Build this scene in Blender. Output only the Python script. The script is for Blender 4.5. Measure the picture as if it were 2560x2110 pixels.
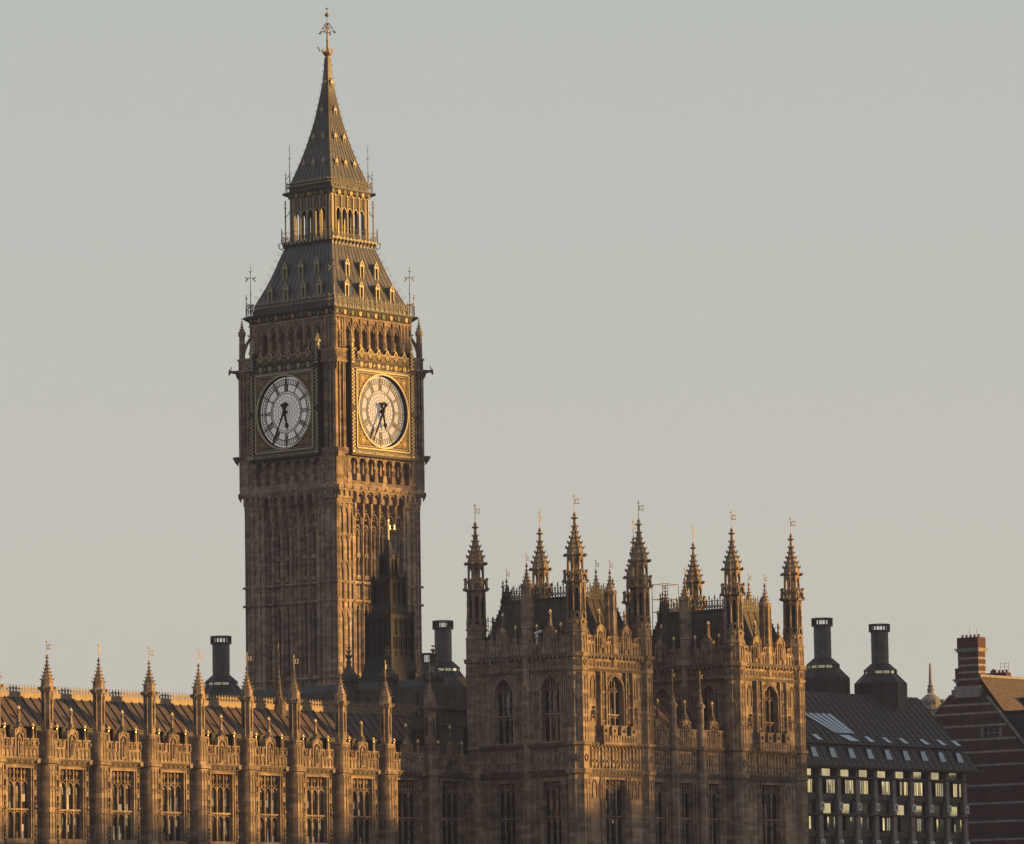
import bpy, bmesh, math, random
from math import pi, sin, cos, sqrt, radians as R
from mathutils import Vector, Matrix
random.seed(7)
for o in list(bpy.data.objects): bpy.data.objects.remove(o)
SC = bpy.context.scene
COL = SC.collection

# ------------------------------------------------------------------ camera
AZ = R(40.23)            # heading of palace north, clockwise from +Y
T0 = (-17.6, 457.3)      # clock tower axis in world metres
cam_d = bpy.data.cameras.new('camera'); cam = bpy.data.objects.new('camera', cam_d); COL.objects.link(cam)
cam_d.sensor_width = 36; cam_d.lens = 36*11800/2560; cam_d.clip_start = 1; cam_d.clip_end = 20000
cam.matrix_world = Matrix.Translation((0,0,4)) @ Matrix.Rotation(R(96.64),4,'X') @ Matrix.Rotation(R(-.88),4,'Z')
SC.camera = cam

# ------------------------------------------------------------------ light
SUN_A, SUN_EL = 38.0, 3.6          # degrees north of palace east, elevation
SUN_AZ = 130.23-SUN_A              # world azimuth, clockwise from +Y
W = bpy.data.worlds.new('World'); SC.world = W; W.use_nodes = True
nt = W.node_tree; nt.nodes.clear()
out = nt.nodes.new('ShaderNodeOutputWorld'); bg = nt.nodes.new('ShaderNodeBackground')
sky = nt.nodes.new('ShaderNodeTexSky'); sky.sky_type = 'NISHITA'; sky.sun_disc = False
sky.sun_elevation = R(SUN_EL); sky.sun_rotation = R(SUN_AZ); sky.altitude = 20
sky.air_density = 1.0; sky.dust_density = 3.0; sky.ozone_density = 1.2
# thin high morning veil: greys the sky out and warms it towards the horizon
tc = nt.nodes.new('ShaderNodeTexCoord'); sp = nt.nodes.new('ShaderNodeSeparateXYZ')
ramp = nt.nodes.new('ShaderNodeValToRGB'); mr = nt.nodes.new('ShaderNodeMapRange')
mr.inputs['From Min'].default_value = .0; mr.inputs['From Max'].default_value = 1.0
ramp.color_ramp.elements[0].color = (8.0,7.55,6.4,1); ramp.color_ramp.elements[1].color = (4.3,4.5,4.8,1)
_e = ramp.color_ramp.elements.new(.25); _e.color = (5.95,6.45,6.3,1)
_e = ramp.color_ramp.elements.new(.45); _e.color = (5.5,5.75,5.9,1)
mix = nt.nodes.new('ShaderNodeMix'); mix.data_type = 'RGBA'; mix.inputs[0].default_value = .80
nt.links.new(tc.outputs['Generated'], sp.inputs[0]); nt.links.new(sp.outputs['Z'], mr.inputs['Value'])
nt.links.new(mr.outputs[0], ramp.inputs[0])
nt.links.new(sky.outputs[0], mix.inputs[6]); nt.links.new(ramp.outputs[0], mix.inputs[7])
# aureole of the low sun
_a = R(SUN_AZ); _d = Vector((sin(_a)*cos(R(SUN_EL)), cos(_a)*cos(R(SUN_EL)), sin(R(SUN_EL))))
dp = nt.nodes.new('ShaderNodeVectorMath'); dp.operation = 'DOT_PRODUCT'; dp.inputs[1].default_value = _d; nt.links.new(tc.outputs['Generated'], dp.inputs[0])
mx0 = nt.nodes.new('ShaderNodeMath'); mx0.operation = 'MAXIMUM'; mx0.inputs[1].default_value = 0; nt.links.new(dp.outputs['Value'], mx0.inputs[0])
pw = nt.nodes.new('ShaderNodeMath'); pw.operation = 'POWER'; pw.inputs[1].default_value = 45; nt.links.new(mx0.outputs[0], pw.inputs[0])
gs = nt.nodes.new('ShaderNodeVectorMath'); gs.operation = 'SCALE'; gs.inputs[0].default_value = (36,29,16); nt.links.new(pw.outputs[0], gs.inputs['Scale'])
ga_ = nt.nodes.new('ShaderNodeVectorMath'); ga_.operation = 'ADD'; nt.links.new(mix.outputs[2], ga_.inputs[0]); nt.links.new(gs.outputs[0], ga_.inputs[1])
nt.links.new(ga_.outputs[0], bg.inputs[0]); bg.inputs[1].default_value = .038
nt.links.new(bg.outputs[0], out.inputs[0])
sl = bpy.data.lights.new('sun','SUN'); so = bpy.data.objects.new('sun', sl); COL.objects.link(so)
sl.energy = 4.8; sl.angle = R(.5); sl.color = (1,.545,.14)
_a = R(SUN_AZ); _d = Vector((sin(_a)*cos(R(SUN_EL)), cos(_a)*cos(R(SUN_EL)), sin(R(SUN_EL))))
so.rotation_euler = _d.to_track_quat('Z','Y').to_euler(); so.location = _d*200+Vector((0,400,60))
SC.view_settings.view_transform = 'Standard'; SC.view_settings.look = 'None'
SC.view_settings.exposure = 1.3; SC.view_settings.gamma = 1
SC.render.engine = 'CYCLES'; SC.cycles.max_bounces = 5; SC.cycles.diffuse_bounces = 3; SC.cycles.glossy_bounces = 3

# ------------------------------------------------------------------ materials
MATS = {}
def mat(name, col, rough=.8, metal=0., spec=.3, blocks=None, var=.15, scale=1.2, streak=0., bump=.25, tint=None, ior=None, vary=0.):
    m = bpy.data.materials.new(name); m.use_nodes = True; n = m.node_tree; N = n.nodes; L = n.links
    b = N['Principled BSDF']; b.inputs['Roughness'].default_value = rough; b.inputs['Metallic'].default_value = metal
    b.inputs['Specular IOR Level'].default_value = spec
    if ior: b.inputs['IOR'].default_value = ior
    g = N.new('ShaderNodeNewGeometry'); mp = N.new('ShaderNodeMapping'); mp.vector_type = 'POINT'; mp.inputs['Rotation'].default_value = (0,0,AZ)
    L.new(g.outputs['Position'], mp.inputs[0])
    nz = N.new('ShaderNodeTexNoise'); nz.inputs['Scale'].default_value = scale; nz.inputs['Detail'].default_value = 6
    L.new(mp.outputs[0], nz.inputs['Vector'])
    r = N.new('ShaderNodeMapRange'); r.inputs['From Min'].default_value = .3; r.inputs['From Max'].default_value = .7
    r.inputs['To Min'].default_value = 1-var; r.inputs['To Max'].default_value = 1+var
    L.new(nz.outputs['Fac'], r.inputs['Value'])
    cur = None
    rgb = N.new('ShaderNodeRGB'); rgb.outputs[0].default_value = (*col,1); cur = rgb.outputs[0]
    if tint:
        nz2 = N.new('ShaderNodeTexNoise'); nz2.inputs['Scale'].default_value = scale*.35; nz2.inputs['Detail'].default_value = 4
        L.new(mp.outputs[0], nz2.inputs['Vector'])
        r2 = N.new('ShaderNodeMapRange'); r2.inputs['From Min'].default_value = .42; r2.inputs['From Max'].default_value = .66
        L.new(nz2.outputs['Fac'], r2.inputs['Value'])
        mx = N.new('ShaderNodeMix'); mx.data_type = 'RGBA'; L.new(r2.outputs[0], mx.inputs[0]); L.new(cur, mx.inputs[6]); mx.inputs[7].default_value = (*tint,1)
        cur = mx.outputs[2]
    h = nz.outputs['Fac']
    if blocks:
        s2 = N.new('ShaderNodeSeparateXYZ'); L.new(mp.outputs[0], s2.inputs[0])
        ad = N.new('ShaderNodeMath'); L.new(s2.outputs[0], ad.inputs[0]); L.new(s2.outputs[1], ad.inputs[1])
        cb = N.new('ShaderNodeCombineXYZ'); L.new(ad.outputs[0], cb.inputs[0]); L.new(s2.outputs[2], cb.inputs[1])
        bt = N.new('ShaderNodeTexBrick'); bt.inputs['Scale'].default_value = 1; bt.inputs['Brick Width'].default_value = blocks[0]; bt.inputs['Row Height'].default_value = blocks[1]
        bt.inputs['Mortar Size'].default_value = blocks[2] if len(blocks)>2 else .012; bt.inputs['Bias'].default_value = 0
        v = blocks[3] if len(blocks)>3 else .16
        bt.inputs['Color1'].default_value = (1-v,1-v,1-v,1); bt.inputs['Color2'].default_value = (1+v,1+v*.9,1+v*.8,1); bt.inputs['Mortar'].default_value = (.62,.62,.62,1)
        L.new(cb.outputs[0], bt.inputs['Vector'])
        mm = N.new('ShaderNodeMix'); mm.data_type = 'RGBA'; mm.blend_type = 'MULTIPLY'; mm.inputs[0].default_value = 1
        L.new(cur, mm.inputs[6]); L.new(bt.outputs['Color'], mm.inputs[7]); cur = mm.outputs[2]
    if streak:
        ms = N.new('ShaderNodeMapping'); ms.inputs['Scale'].default_value = (2.2,2.2,.12); L.new(mp.outputs[0], ms.inputs[0])
        ns = N.new('ShaderNodeTexNoise'); ns.inputs['Scale'].default_value = 1.1; ns.inputs['Detail'].default_value = 5; L.new(ms.outputs[0], ns.inputs['Vector'])
        rs = N.new('ShaderNodeMapRange'); rs.inputs['From Min'].default_value = .35; rs.inputs['From Max'].default_value = .7
        rs.inputs['To Min'].default_value = 1+streak*.4; rs.inputs['To Max'].default_value = 1-streak
        L.new(ns.outputs['Fac'], rs.inputs['Value'])
        m3 = N.new('ShaderNodeVectorMath'); m3.operation = 'SCALE'; L.new(cur, m3.inputs[0]); L.new(rs.outputs[0], m3.inputs['Scale']); cur = m3.outputs[0]
    if vary:      # each separate stone element weathers a little differently
        oi = N.new('ShaderNodeObjectInfo'); rv = N.new('ShaderNodeMapRange'); rv.inputs['To Min'].default_value = 1-vary; rv.inputs['To Max'].default_value = 1+vary
        L.new(oi.outputs['Random'], rv.inputs['Value']); mv = N.new('ShaderNodeVectorMath'); mv.operation = 'SCALE'; L.new(cur, mv.inputs[0]); L.new(rv.outputs[0], mv.inputs['Scale']); cur = mv.outputs[0]
    m4 = N.new('ShaderNodeVectorMath'); m4.operation = 'SCALE'; L.new(cur, m4.inputs[0]); L.new(r.outputs[0], m4.inputs['Scale'])
    L.new(m4.outputs[0], b.inputs['Base Color'])
    if bump:
        bp = N.new('ShaderNodeBump'); bp.inputs['Strength'].default_value = bump; bp.inputs['Distance'].default_value = .05
        L.new(h, bp.inputs['Height']); L.new(bp.outputs[0], b.inputs['Normal'])
    MATS[name] = m; return m
STONE = mat('limestone', (.255,.195,.145), .9, blocks=(.95,.36,.012,.32), var=.22, scale=1.5, streak=.34, tint=(.165,.128,.105), bump=.5, vary=.09)
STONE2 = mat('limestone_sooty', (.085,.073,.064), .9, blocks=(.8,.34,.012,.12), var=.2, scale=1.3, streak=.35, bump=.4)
CARVE = mat('limestone_carved', (.242,.185,.136), .9, var=.35, scale=7., streak=.2, tint=(.12,.095,.075), bump=1.)
IRONROOF = mat('cast_iron_roof', (.064,.062,.066), .5, spec=.5, var=.2, scale=1.2, streak=.35, tint=(.05,.05,.055), bump=.1)
LEAD = mat('iron_tile_roof', (.062,.052,.049), .65, spec=.4, blocks=(30,.62,.02,.06), var=.22, scale=1.4, streak=.2, tint=(.095,.055,.042), bump=.1)
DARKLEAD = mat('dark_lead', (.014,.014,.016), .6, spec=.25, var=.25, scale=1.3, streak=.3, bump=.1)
IRON = mat('black_iron', (.022,.021,.024), .5, spec=.4, var=.2, scale=4, bump=.1)
GOLD = mat('gilding', (.34,.285,.19), .55, metal=.08, var=.25, scale=6, bump=.3)
GOLDW = mat('worn_gilding', (.20,.145,.075), .55, metal=.2, var=.35, scale=8, tint=(.25,.16,.06), bump=.3)
GREEN = mat('green_paint', (.06,.085,.05), .6, var=.3, scale=6, bump=.1)
BLACKP = mat('black_enamel', (.02,.016,.015), .6, spec=.2, var=.2, scale=5, bump=.05)
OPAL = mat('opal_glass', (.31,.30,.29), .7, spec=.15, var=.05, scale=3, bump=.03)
_b = OPAL.node_tree.nodes['Principled BSDF']; _b.inputs['Emission Color'].default_value = (1,.95,.88,1); _b.inputs['Emission Strength'].default_value = .10   # weak glow added to brighten the shaded dial; lamps behind it are assumed
HANDM = mat('hand_enamel', (.012,.010,.010), 1., spec=0., var=.1, scale=5, bump=0)
GOLDB = mat('bright_gilding', (.95,.72,.38), .28, metal=.9, var=.1, scale=6, bump=0)
LEADCAME = mat('dial_glazing_bar', (.10,.08,.065), .5, var=.1, scale=5, bump=0)
GLASS = mat('leaded_glass', (.012,.013,.017), .05, spec=.5, ior=1.85, var=.3, scale=2, bump=0)
PANE = mat('office_glass', (.43,.44,.33), .03, metal=.85, spec=1., ior=1.5, var=.2, scale=1, bump=.01)
SKYL = mat('rooflight_glass', (.30,.40,.50), .15, spec=.5, ior=1.6, var=.1, scale=1, bump=0)  # blue base colour stands in for the upper sky's reflection
BRONZE = mat('bronze_cladding', (.017,.0145,.014), .5, spec=.35, blocks=(30,.55,.02,.08), var=.25, scale=.8, streak=.2, bump=.1)
BRONZE2 = mat('weathered_bronze', (.042,.040,.042), .5, spec=.5, var=.4, scale=1.1, streak=.3, tint=(.07,.07,.077), bump=.1)
DARKFR = mat('dark_bronze_frame', (.012,.0115,.0125), .5, spec=.4, var=.2, scale=2, bump=.05)
SANDST = mat('pink_sandstone', (.19,.158,.15), .85, blocks=(2.,.5,.015,.1), var=.1, scale=2, bump=.2)
WHITEST = mat('pale_stone', (.50,.49,.49), .8, var=.15, scale=2, streak=.2, bump=.2)
BRICK = mat('red_brick', (.072,.030,.024), .85, blocks=(.23,.076,.01,.2), var=.18, scale=1.2, streak=.2, bump=.3)
PORTL = mat('portland_stone', (.21,.195,.19), .8, var=.2, scale=2, streak=.3, bump=.2)
SLATE = mat('brown_slate', (.085,.06,.042), .75, blocks=(.35,.2,.02,.25), var=.3, scale=2.5, bump=.3)
WHITEP = mat('white_paint', (.6,.6,.6), .4, var=.1, scale=2, bump=0)
VOID = mat('dark_interior', (.02,.018,.018), .9, var=.1, scale=1, bump=0)
GRASS = mat('embankment_ground', (.07,.065,.055), .9, var=.3, scale=.05, bump=.1)
WATERM = mat('river_water', (.03,.035,.03), .12, spec=.6, var=.2, scale=.3, bump=.5)
LEAF = mat('foliage', (.05,.06,.03), .8, var=.4, scale=.6, bump=.3)

# ------------------------------------------------------------------ mesh builder
def FR(k, H=0., cx=0., cy=0.):
    """wall frame: (u along the wall to the viewer's right, d outwards, z up); k: 0 east 1 south 2 north 3 west"""
    if k == 0: return lambda u,d,z: (cx+H+d, cy+u, z)
    if k == 1: return lambda u,d,z: (cx+u, cy-H-d, z)
    if k == 2: return lambda u,d,z: (cx-u, cy+H+d, z)
    return lambda u,d,z: (cx-H-d, cy-u, z)
class MB:
    def __init__(s, T=None): s.v=[]; s.f=[]; s.mi=[]; s.T=T; s.m=0
    def add(s, vs, fs):
        o=len(s.v)
        s.v += [s.T(*p) for p in vs] if s.T else [tuple(p) for p in vs]
        s.f += [tuple(i+o for i in f) for f in fs]; s.mi += [s.m]*len(fs)
    def box(s,x0,x1,y0,y1,z0,z1):
        s.add([(x0,y0,z0),(x1,y0,z0),(x1,y1,z0),(x0,y1,z0),(x0,y0,z1),(x1,y0,z1),(x1,y1,z1),(x0,y1,z1)],
              [(0,3,2,1),(4,5,6,7),(0,1,5,4),(1,2,6,5),(2,3,7,6),(3,0,4,7)])
    def tbox(s,cx,cy,z0,z1,a0,b0,a1,b1):
        s.add([(cx-a0,cy-b0,z0),(cx+a0,cy-b0,z0),(cx+a0,cy+b0,z0),(cx-a0,cy+b0,z0),(cx-a1,cy-b1,z1),(cx+a1,cy-b1,z1),(cx+a1,cy+b1,z1),(cx-a1,cy+b1,z1)],
              [(0,3,2,1),(4,5,6,7),(0,1,5,4),(1,2,6,5),(2,3,7,6),(3,0,4,7)])
    def quad(s,a,b,c,d): s.add([a,b,c,d],[(0,1,2,3)])
    def prism(s,pts,d0,d1):
        n=len(pts)
        s.add([(u,d0,z) for u,z in pts]+[(u,d1,z) for u,z in pts],
              [tuple(range(n)), tuple(range(2*n-1,n-1,-1))]+[(i,(i+1)%n,(i+1)%n+n,i+n) for i in range(n)])
    def bar(s,u0,z0,u1,z1,w,d0,d1):
        L=math.hypot(u1-u0,z1-z0)
        if L<1e-6: return
        a=-(z1-z0)/L*w/2; b=(u1-u0)/L*w/2
        s.prism([(u0+a,z0+b),(u1+a,z1+b),(u1-a,z1-b),(u0-a,z0-b)],d0,d1)
    def poly(s,pts,w,d0,d1):
        for p,q in zip(pts,pts[1:]): s.bar(*p,*q,w,d0,d1)
    def arch(s,u0,u1,z0,zs,za,w,d0,d1,n=4):
        c=archpts(u0,u1,zs,za,n)
        pts=([(u0,z0)] if z0<zs else [])+c+([(u1,z0)] if z0<zs else [])
        s.poly(pts,w,d0,d1)
    def spandrel(s,u0,u1,zs,za,zt,d0,d1,n=4):
        c=archpts(u0,u1,zs,za,n); k=len(c)//2
        s.prism(c[:k+1]+[((u0+u1)/2,zt),(u0,zt)],d0,d1); s.prism(c[k:]+[(u1,zt),((u0+u1)/2,zt)],d0,d1)
    def ring(s,uc,zc,r0,r1,d0,d1,n=24,a0=0,a1=2*pi):
        for i in range(n):
            a=a0+(a1-a0)*i/n; b=a0+(a1-a0)*(i+1)/n
            s.prism([(uc+r0*cos(a),zc+r0*sin(a)),(uc+r1*cos(a),zc+r1*sin(a)),(uc+r1*cos(b),zc+r1*sin(b)),(uc+r0*cos(b),zc+r0*sin(b))],d0,d1)
    def stack(s,cx,cy,prof,n=8,ph=None,sx=1.):
        if ph is None: ph=pi/n
        k=1/cos(pi/n); vs=[]; fs=[]
        for z,a in prof:
            for i in range(n):
                t=ph+2*pi*i/n; vs.append((cx+a*k*cos(t)*sx,cy+a*k*sin(t),z))
        for j in range(len(prof)-1):
            for i in range(n):
                p=j*n+i; q=j*n+(i+1)%n; fs.append((p,q,q+n,p+n))
        fs.append(tuple(range(n-1,-1,-1))); m=(len(prof)-1)*n; fs.append(tuple(range(m,m+n)))
        s.add(vs,fs)
    def ball(s,cx,cy,z,r,n=6): s.stack(cx,cy,[(z-r,.15*r),(z-.6*r,.8*r),(z,r),(z+.6*r,.8*r),(z+r,.1*r)],n)
    def tube(s,p,q,r,n=4,r2=None):
        p=Vector(p);q=Vector(q);d=(q-p).normalized(); a=d.orthogonal().normalized(); b=d.cross(a); r2=r if r2 is None else r2
        vs=[p+(a*cos(2*pi*i/n)+b*sin(2*pi*i/n))*r for i in range(n)]+[q+(a*cos(2*pi*i/n)+b*sin(2*pi*i/n))*r2 for i in range(n)]
        s.add([tuple(v) for v in vs],[tuple(range(n-1,-1,-1)),tuple(range(n,2*n))]+[(i,(i+1)%n,(i+1)%n+n,i+n) for i in range(n)])
    def crockets(s,cx,cy,z,r,c,n=8,ph=None):
        if ph is None: ph=pi/n
        for i in range(n):
            t=ph+2*pi*i/n; dx,dy=cos(t),sin(t)
            s.tube((cx+dx*r*.8,cy+dy*r*.8,z-c*.35),(cx+dx*(r+c*.75),cy+dy*(r+c*.75),z+c*.12),c*.46,4,c*.34)
            s.tube((cx+dx*(r+c*.66),cy+dy*(r+c*.66),z-c*.05),(cx+dx*(r+c*1.05),cy+dy*(r+c*1.05),z+c*.75),c*.32,4,c*.12)
    def pinnacle(s,cx,cy,z0,z1,a,nc,cr,n=8,cn=8,collar=True,conc=.75):
        H=z1-z0; prof=[(z0,a)]
        for i in range(1,nc+1):
            t=i/(nc+1.2); prof.append((z0+H*t,max(a*(1-t)**(1+conc*.8),a*.10)))
        prof.append((z1-.05*H,a*.10)); prof.append((z1,a*.05)); s.stack(cx,cy,prof,n)
        for i in range(nc+1):
            z,aa=prof[i]; s.crockets(cx,cy,z+.03*H,aa/cos(pi/n)*.96,cr*(1-.35*i/nc),cn, pi/n if cn==n else pi/4)
        if collar:
            zc=z1-.13*H; s.stack(cx,cy,[(zc-.02*H,a*.12),(zc,a*.30),(zc+.018*H,a*.33),(zc+.03*H,a*.12)],8)
            s.ball(cx,cy,z1-.05*H,a*.17)
    def rwall(s,u0,u1,z0,z1,ops,depth,d=0.):
        """wall plane at d with rectangular openings (u0,u1,z0,z1) and reveals going back by depth"""
        us=sorted({u0,u1,*[o[0] for o in ops],*[o[1] for o in ops]}); zs=sorted({z0,z1,*[o[2] for o in ops],*[o[3] for o in ops]})
        for a,b in zip(us,us[1:]):
            for c,e in zip(zs,zs[1:]):
                mu=(a+b)/2; mz=(c+e)/2
                if any(o[0]<mu<o[1] and o[2]<mz<o[3] for o in ops): continue
                s.quad((a,d,c),(b,d,c),(b,d,e),(a,d,e))
        for o in ops:
            a,b,c,e=o[:4]; D=d-depth
            s.quad((a,d,c),(a,D,c),(a,D,e),(a,d,e)); s.quad((b,d,c),(b,D,c),(b,D,e),(b,d,e))
            s.quad((a,d,c),(b,d,c),(b,D,c),(a,D,c)); s.quad((a,d,e),(b,d,e),(b,D,e),(a,D,e))
    def merge(s,o,m=1):
        k=len(s.v); s.v+=o.v; s.f+=[tuple(i+k for i in f) for f in o.f]; s.mi+=[m]*len(o.f); return s
    def obj(s,name,mats,parent=None,loc=(0,0,0),recalc=True):
        me=bpy.data.meshes.new(name); me.from_pydata(s.v,[],s.f)
        if not isinstance(mats,(list,tuple)): mats=[mats]
        for m in mats: me.materials.append(m)
        if len(mats)>1: me.polygons.foreach_set('material_index',s.mi)
        if recalc:
            bm=bmesh.new(); bm.from_mesh(me); bmesh.ops.recalc_face_normals(bm,faces=bm.faces); bm.to_mesh(me); bm.free()
        me.update()
        o=bpy.data.objects.new(name,me); COL.objects.link(o); o.location=loc
        if parent: o.parent=parent
        return o
def archpts(u0,u1,zs,za,n=4):
    uc=(u0+u1)/2; hw=uc-u0; L=[]
    for i in range(n+1):
        a=R(62)*i/n; L.append((u0+hw*(1-cos(a))/(1-cos(R(62))), zs+(za-zs)*sin(a)/sin(R(62))))
    return L+[(2*uc-u,z) for u,z in L[-2::-1]]
def world(e,n,z=0): return (T0[0]+cos(AZ)*e+sin(AZ)*n, T0[1]-sin(AZ)*e+cos(AZ)*n, z)
def thing(name,label,cat,e,n,z=0,group=None):
    o=bpy.data.objects.new(name,None); COL.objects.link(o); o.location=world(e,n,z); o.rotation_euler=(0,0,-AZ)
    o.empty_display_size=2; o['label']=label; o['category']=cat
    if group: o['group']=group
    return o
def dup(o,parent=None,loc=None):
    c=o.copy(); COL.objects.link(c)
    if parent: c.parent=parent
    if loc is not None: c.location=loc
    for ch in list(o.children): dup(ch,c)
    return c
FX,FY=cos(AZ),sin(AZ)    # world +X expressed in palace (e,n)
def vane(mb,cx,cy,z,h,flag=1.,ang=0.,s=1.):
    """gilded weather vane: rod, cross tip, open square flag pointing to the right of the photo"""
    r=.022*s
    mb.tube((cx,cy,z),(cx,cy,z+h),r,4); zt=z+h
    mb.tube((cx,cy,zt-.16*s),(cx,cy,zt+.06*s),.015*s,4,.03*s); mb.ball(cx,cy,zt-.12*s,.045*s,4)
    fx,fy=FX*cos(ang)-FY*sin(ang),FX*sin(ang)+FY*cos(ang)
    mb.tube((cx-fx*.08*s,cy-fy*.08*s,zt-.05*s),(cx+fx*.08*s,cy+fy*.08*s,zt-.05*s),.02*s,4)
    if flag:
        def P(a,b): return (cx+fx*a,cy+fy*a,zt-.3*s-b)
        w=.30*s*flag; g=.28*s
        for a,b in (((.02,0),(w,0)),((w,0),(w,g)),((w,g),(.02,g)),((.1*s,.0),(.1*s,g))): mb.tube(P(*a),P(*b),.026*s,4)
        for q in ((w,0),(w,g)): mb.tube(P(*q),P(q[0]+.07*s,q[1]+(-.06*s if q[1]==0 else .06*s)),.02*s,4)

# ------------------------------------------------------------------ ground and water
def sheet(name,m,e0,e1,n0,n1,z,kind='structure'):
    mb=MB(); mb.quad((e0,n0,z),(e1,n0,z),(e1,n1,z),(e0,n1,z)); o=mb.obj(name,m,recalc=False); o.location=world(0,0); o.rotation_euler=(0,0,-AZ); o['kind']=kind; return o
sheet('ground',GRASS,-1400,1600,-1500,1500,-.05)
sheet('river',WATERM,96,292,-1500,1500,0.)

# ================================================================== CLOCK TOWER
ct=thing('clock_tower','tall gothic clock tower with gilded belfry and iron spire, tallest thing in view','clock tower',0,0)
faces=range(4)
# --- shaft
H=6.04
mb=MB()
mb.box(-5.6,5.6,-5.6,5.6,0,50)
slits={0:(1,1,0,1,1,0),1:(0,1,1,0,1,1),2:(1,0,1,1,0,1),3:(1,1,0,1,1,0)}
gl=MB()
for k in faces:
    mb.T=FR(k,H); gl.T=FR(k,H)
    for s in (-1,1):                                   # corner piers: ribs and sunk panels
        mb.box(min(s*3.55,s*6.04),max(s*3.55,s*6.04),-.5,-.14,0,49.2)
        for a,b,dd in ((5.70,6.04,0.),(4.88,5.12,0.),(4.1,4.35,0.),(3.5,3.78,.02)):
            mb.box(min(s*a,s*b),max(s*a,s*b),-.14,dd,0,49.3)
        for a,b in ((5.12,5.70),(4.35,4.88),(3.78,4.1)):
            u0,u1=sorted((s*a,s*b))
            for z in (13,19,25,31.1,38.2,42.8,45.4,48.2):
                mb.arch(u0+.03,u1-.03,z-.3,z,z+.35,.12,-.14,-.02,3); mb.box(u0,u1,-.14,-.05,z+.38,z+.5)
    for i in range(7):                                 # main ribs between the bays
        u=-3.475+1.158*i
        mb.box(u-.13,u+.13,-.5,-.05,0,48.6)
        mb.box(u-.05,u+.05,-.05,.04,0,48.6)
    for i in range(6):
        uc=-2.9+1.158*i
        for s in (-1,1):
            mb.box(uc+s*.33-.05,uc+s*.33+.05,-.45,-.22,0,46.9)
            mb.box(uc+s*.20-.04,uc+s*.20+.04,-.45,-.26,0,46.4)
        for z0,z1,zm in ((4,30,17),(32.5,39.2,0),(42.0,46.4,44.0)):
            mb.arch(uc-.40,uc+.40,z1-.6,z1-.2,z1+.45,.10,-.5,-.16,3)
            mb.arch(uc-.28,uc+.28,z1-.7,z1-.35,z1+.1,.08,-.5,-.2,3)
            if slits[k][i]:
                for (a,b) in (((z0,zm-.08),(zm+.08,z1)) if zm else ((z0,z1),)):
                    gl.box(uc-.15,uc+.15,-.46,-.425,a,b-.2)
                    mb.prism([(uc-.3,a-.42),(uc+.3,a-.42),(uc+.2,a-.02),(uc-.2,a-.02)],-.45,-.05)
                    mb.arch(uc-.2,uc+.2,b-.5,b-.25,b+.05,.09,-.45,-.2,3)
            else:
                zc=z0+.42*(z1-z0)
                mb.ring(uc-.14,zc+.3,.07,.15,-.45,-.2,8); mb.ring(uc+.14,zc+.3,.07,.15,-.45,-.2,8)
                mb.ring(uc-.14,zc,.07,.15,-.45,-.2,8); mb.ring(uc+.14,zc,.07,.15,-.45,-.2,8)
        for zb in (30.55,39.75):                       # carved panels of the two belts
            mb.box(uc-.42,uc+.42,-.48,-.33,zb,zb+1.2)
            for q in range(5):
                mb.bar(uc-.3,zb+.1+.22*q,uc+.3,zb+.25+.22*q,.07,-.34,-.2); mb.bar(uc+.3,zb+.1+.22*q,uc-.3,zb+.25+.22*q,.07,-.34,-.22)
    for z in (30.2,32.0,39.38,41.15):                  # string courses
        mb.box(-6.12,6.12,-.5,-.0,z,z+.22); mb.box(-6.2,6.2,-.5,.10,z+.10,z+.2)
        for i in range(7): mb.box(-3.475+1.158*i-.2,-3.475+1.158*i+.2,0,.16,z+.02,z+.22)
        for s in (-1,1): mb.box(s*6.1-.08,s*6.1+.08,-.05,.22,z+.02,z+.22)
sh=mb.obj('shaft',STONE,ct)
gl.obj('slit_windows',GLASS,sh)
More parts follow.
